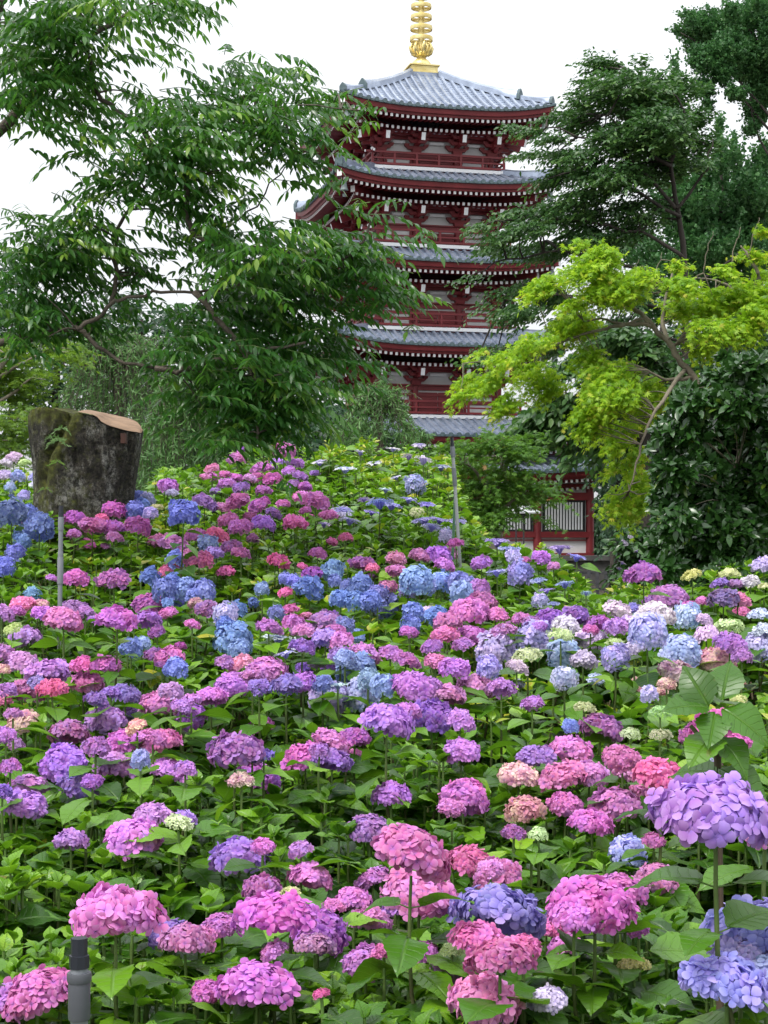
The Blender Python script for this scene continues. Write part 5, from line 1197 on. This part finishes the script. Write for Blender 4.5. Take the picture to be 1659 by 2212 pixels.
# flowerless shoots fill the bank; those that would hide a flower head behind them are kept lower
SKY_X = [-200, 60, 70, 300, 340, 450, 520, 620, 720, 830, 930, 975, 1000, 1060, 1150, 1225, 1290, 1400, 1500, 1600, 1900]
SKY_Y = [1005, 1005, 1112, 1085, 1035, 1000, 968, 968, 945, 952, 968, 995, 1110, 1160, 1195, 1215, 1275, 1278, 1255, 1225, 1215]
pipe_pts = [(171, y, 60, 2.9) for y in range(2040, 2230, 45)] + [(130, y, 26, 8.7) for y in range(1100, 1310, 20)] + [(981, y, 26, 10.9) for y in range(960, 1160, 20)]
OCC = np.concatenate([HPX, np.array(pipe_pts, float)])
ns = 6900
Ys_ = np.sqrt(rng.uniform(2.35 ** 2, 17.3 ** 2, ns)); Ys_[:1300] = np.sqrt(rng.uniform(2.3 ** 2, 6 ** 2, 1300)); us = rng.uniform(-.36, .36, ns)
for Y, u in zip(Ys_, us):
    px = CX + u * F; x = u * Y
    z = float(top_z(Y)) - abs(rng.normal()) * .10 - .02
    dall = np.linalg.norm((HP[:, :2] - V(x, Y)), axis=1); db = np.full(NBUSH, 9.); np.minimum.at(db, HB, dall); d1, d2 = np.partition(db, 1)[:2]
    z -= .30 * math.exp(-((d2 - d1) / .09) ** 2) * (Y > 4) + .10 * min(d1, 1)
    edge = float(np.interp(px, SKY_X, SKY_Y)) + 14 * math.sin(px * .031) + 9 * math.sin(px * .083 + 1) + rng.normal() * 6; py = HZ - (z - EYE) * F / Y
    if py < edge + 12:
        if Y > 9.2 and px > 985 and py < edge - 130: continue
        py = edge + rng.uniform(4, 45); z = EYE + (HZ - py) * Y / F
    R = .13 * F / Y
    near_h = (np.abs(OCC[:, 0] - px) < R * .8 + OCC[:, 2] * .5) & (OCC[:, 3] > Y + .06)
    if near_h.any():
        h = OCC[near_h]; up = R * .6
        for _ in range(6):
            hit = (py - up < h[:, 1] + h[:, 2] * .28) & (py + R * 2.5 > h[:, 1] - h[:, 2] * .4)
            if not hit.any(): break
            py = float((h[hit, 1] + h[hit, 2] * .28).max()) + up + 2
        z = EYE + (HZ - py) * Y / F
    if z - float(ground(x, Y)) < .22: continue
    tip = V(x, Y, z); d = np.linalg.norm((HP - tip) * V(1, 1, .5), axis=1); b = HB[int(np.argmin(d))]
    leaf_tone = .44 + .14 * math.sin(x * 1.7 + Y * .9) + rng.normal() * .07 + (.08 if Y > 9 else .05 * (Y > 6)) - .17 * float(np.clip((6.2 - Y) / 2, 0, 1))  # leaf tint: patchy, paler far up the bank, darker close by
    shoot(b, tip, L=rng.uniform(.095, .13) * (1 if Y > 4 else .88), pairs=int(rng.integers(4, 7)), tone=leaf_tone)
# bare old canes and side branches between the bushes
for k in range(520):
    Y = math.sqrt(rng.uniform(3 ** 2, 11 ** 2)); x = rng.uniform(-.25, .25) * Y; g = float(ground(x, Y)); hgt = rng.uniform(.35, .8)
    a = V(x, Y, g); e = a + V(rng.normal() * .25, rng.normal() * .12, hgt); b = HB[int(np.argmin(np.linalg.norm(HP - e, axis=1)))]
    add_stem(b, spline([a, (a + e) / 2 + rng.normal(size=3) * .05, e], 4), .0095, .0045, .15, .6)
# the tall flowerless shoot at the right
TS = NBUSH; q0 = P(1548, 1548, 3.3)
for dx, dy, px in ((0, 0, 1), (-.048, .02, 2)):
    tip = q0 + V(dx, dy, -.0 if px == 1 else -.02)
    foot = V(P(1553, 1700, 3.3)[0] + .01, 3.32, float(ground(q0[0], 3.3)))
    add_stem(TS, spline([tip, tip * .6 + P(1550, 1650, 3.3) * .4, P(1552, 1690, 3.32), foot], 4), .004, .008, .8, 0, 8)
for px, py, ex, ey, yy, ln, t in ((1530, 1525, 1492, 1452, .02, .10, .2), (1560, 1512, 1578, 1442, .03, .10, .28), (1532, 1528, 1432, 1508, -.03, .10, .3), (1560, 1530, 1640, 1572, -.05, .115, .4),
                                  (1548, 1585, 1470, 1620, -.08, .11, .50), (1552, 1590, 1600, 1640, -.05, .10, .36), (1545, 1540, 1508, 1600, -.1, .09, .4), (1555, 1520, 1600, 1500, .1, .11, .55), (1552, 1660, 1640, 1700, -.05, .12, .3), (1548, 1670, 1470, 1660, .05, .11, .35)):
    a = P(px, py, 3.3); e = P(ex, ey, 3.3) + V(0, yy, 0); d = unit(e - a)
    side = V(0, -1, .25) if ey < 1460 else V(0, -.55, 1)
    add_leaf(TS, a, d, side + rng.normal(size=3) * .15, ln, t)
LAB_EXTRA = [(shoot_label, None)]

far_tpl, near_tpl = LEAF_FAR, LEAF_NEAR
hk = 0
for b in range(NBUSH + 1):
    A = [np.array(v) for v in leafacc[b]]
    lab = BUSHES[b][0] if b < NBUSH else shoot_label
    c = np.median(A[0], axis=0); base = V(c[0], c[1], float(ground(c[0], c[1])))
    root = empty('hydrangea_bush', base); tag(root, lab, 'hydrangea', G_)
    near = A[0][:, 1] < 5.6; bat = []
    for sel, tpl in ((near, near_tpl), (~near, far_tpl)):
        if sel.any(): bat.append((tpl, frames(A[1][sel], A[2][sel]) * A[3][sel][:, None, None], A[0][sel], np.clip(A[4][sel], 0, 1)))
    scatter('foliage', ML_hyd, bat, root, base)
    o = stemacc[b].build('stems', M_stem, root, smoothed=True, origin=base)
    at = o.data.attributes.new('tint', 'FLOAT', 'POINT'); at.data.foreach_set('value', np.array(stemt[b], np.float32))
    for bi, p, w, cde, px, py, wpx in HEADS:
        if bi != b: continue
        shp, c1, c2 = COL[cde]; ms = MESH[shp][1 if wpx > 58 else 0]; hk += 1
        f = bpy.data.objects.new('flower_head', ms[hk % len(ms)]); link(f, root)
        f.location = tuple(p - base); w *= (1.12 if wpx > 75 else 1.27); f.scale = (w, w * rng.uniform(.92, 1.05), w * rng.uniform(.9, 1.08))
        f.rotation_euler = (rng.normal() * .16 + (.16 if shp != 'lace' else .05), rng.normal() * .17, rng.random() * 6.28)
        j = rng.normal(size=3) * 8 + rng.normal() * 9; col = lin(*np.clip(np.array(c1) + j, 5, 245)); sec = lin(*np.clip(np.array(c2) + j, 5, 245))
        f.color = (*col, 1); f['second'] = [float(v) for v in sec]
# blossoms of the shrub by the fence belong to it
for k, (px, py, w) in enumerate(((1350, 1172, 20), (1362, 1160, 14), (1345, 1216, 18), (1338, 1228, 14), (1375, 1190, 14), (1390, 1222, 12), (1362, 1228, 12), (1410, 1180, 12))):
    f = bpy.data.objects.new('blossom', MESH['lace'][0][k % 4]); link(f, SHRUB); Y = SHRUB_Y - .6
    f.location = tuple(P(px, py, Y) - np.array(SHRUB.location)); f.scale = (w * Y / F,) * 3; f.rotation_euler = (.5, rng.normal() * .3, k)
    f.color = (.45, .40, .48, 1); f['second'] = [.35, .3, .4]
# purple flowers at the foot of the green maple
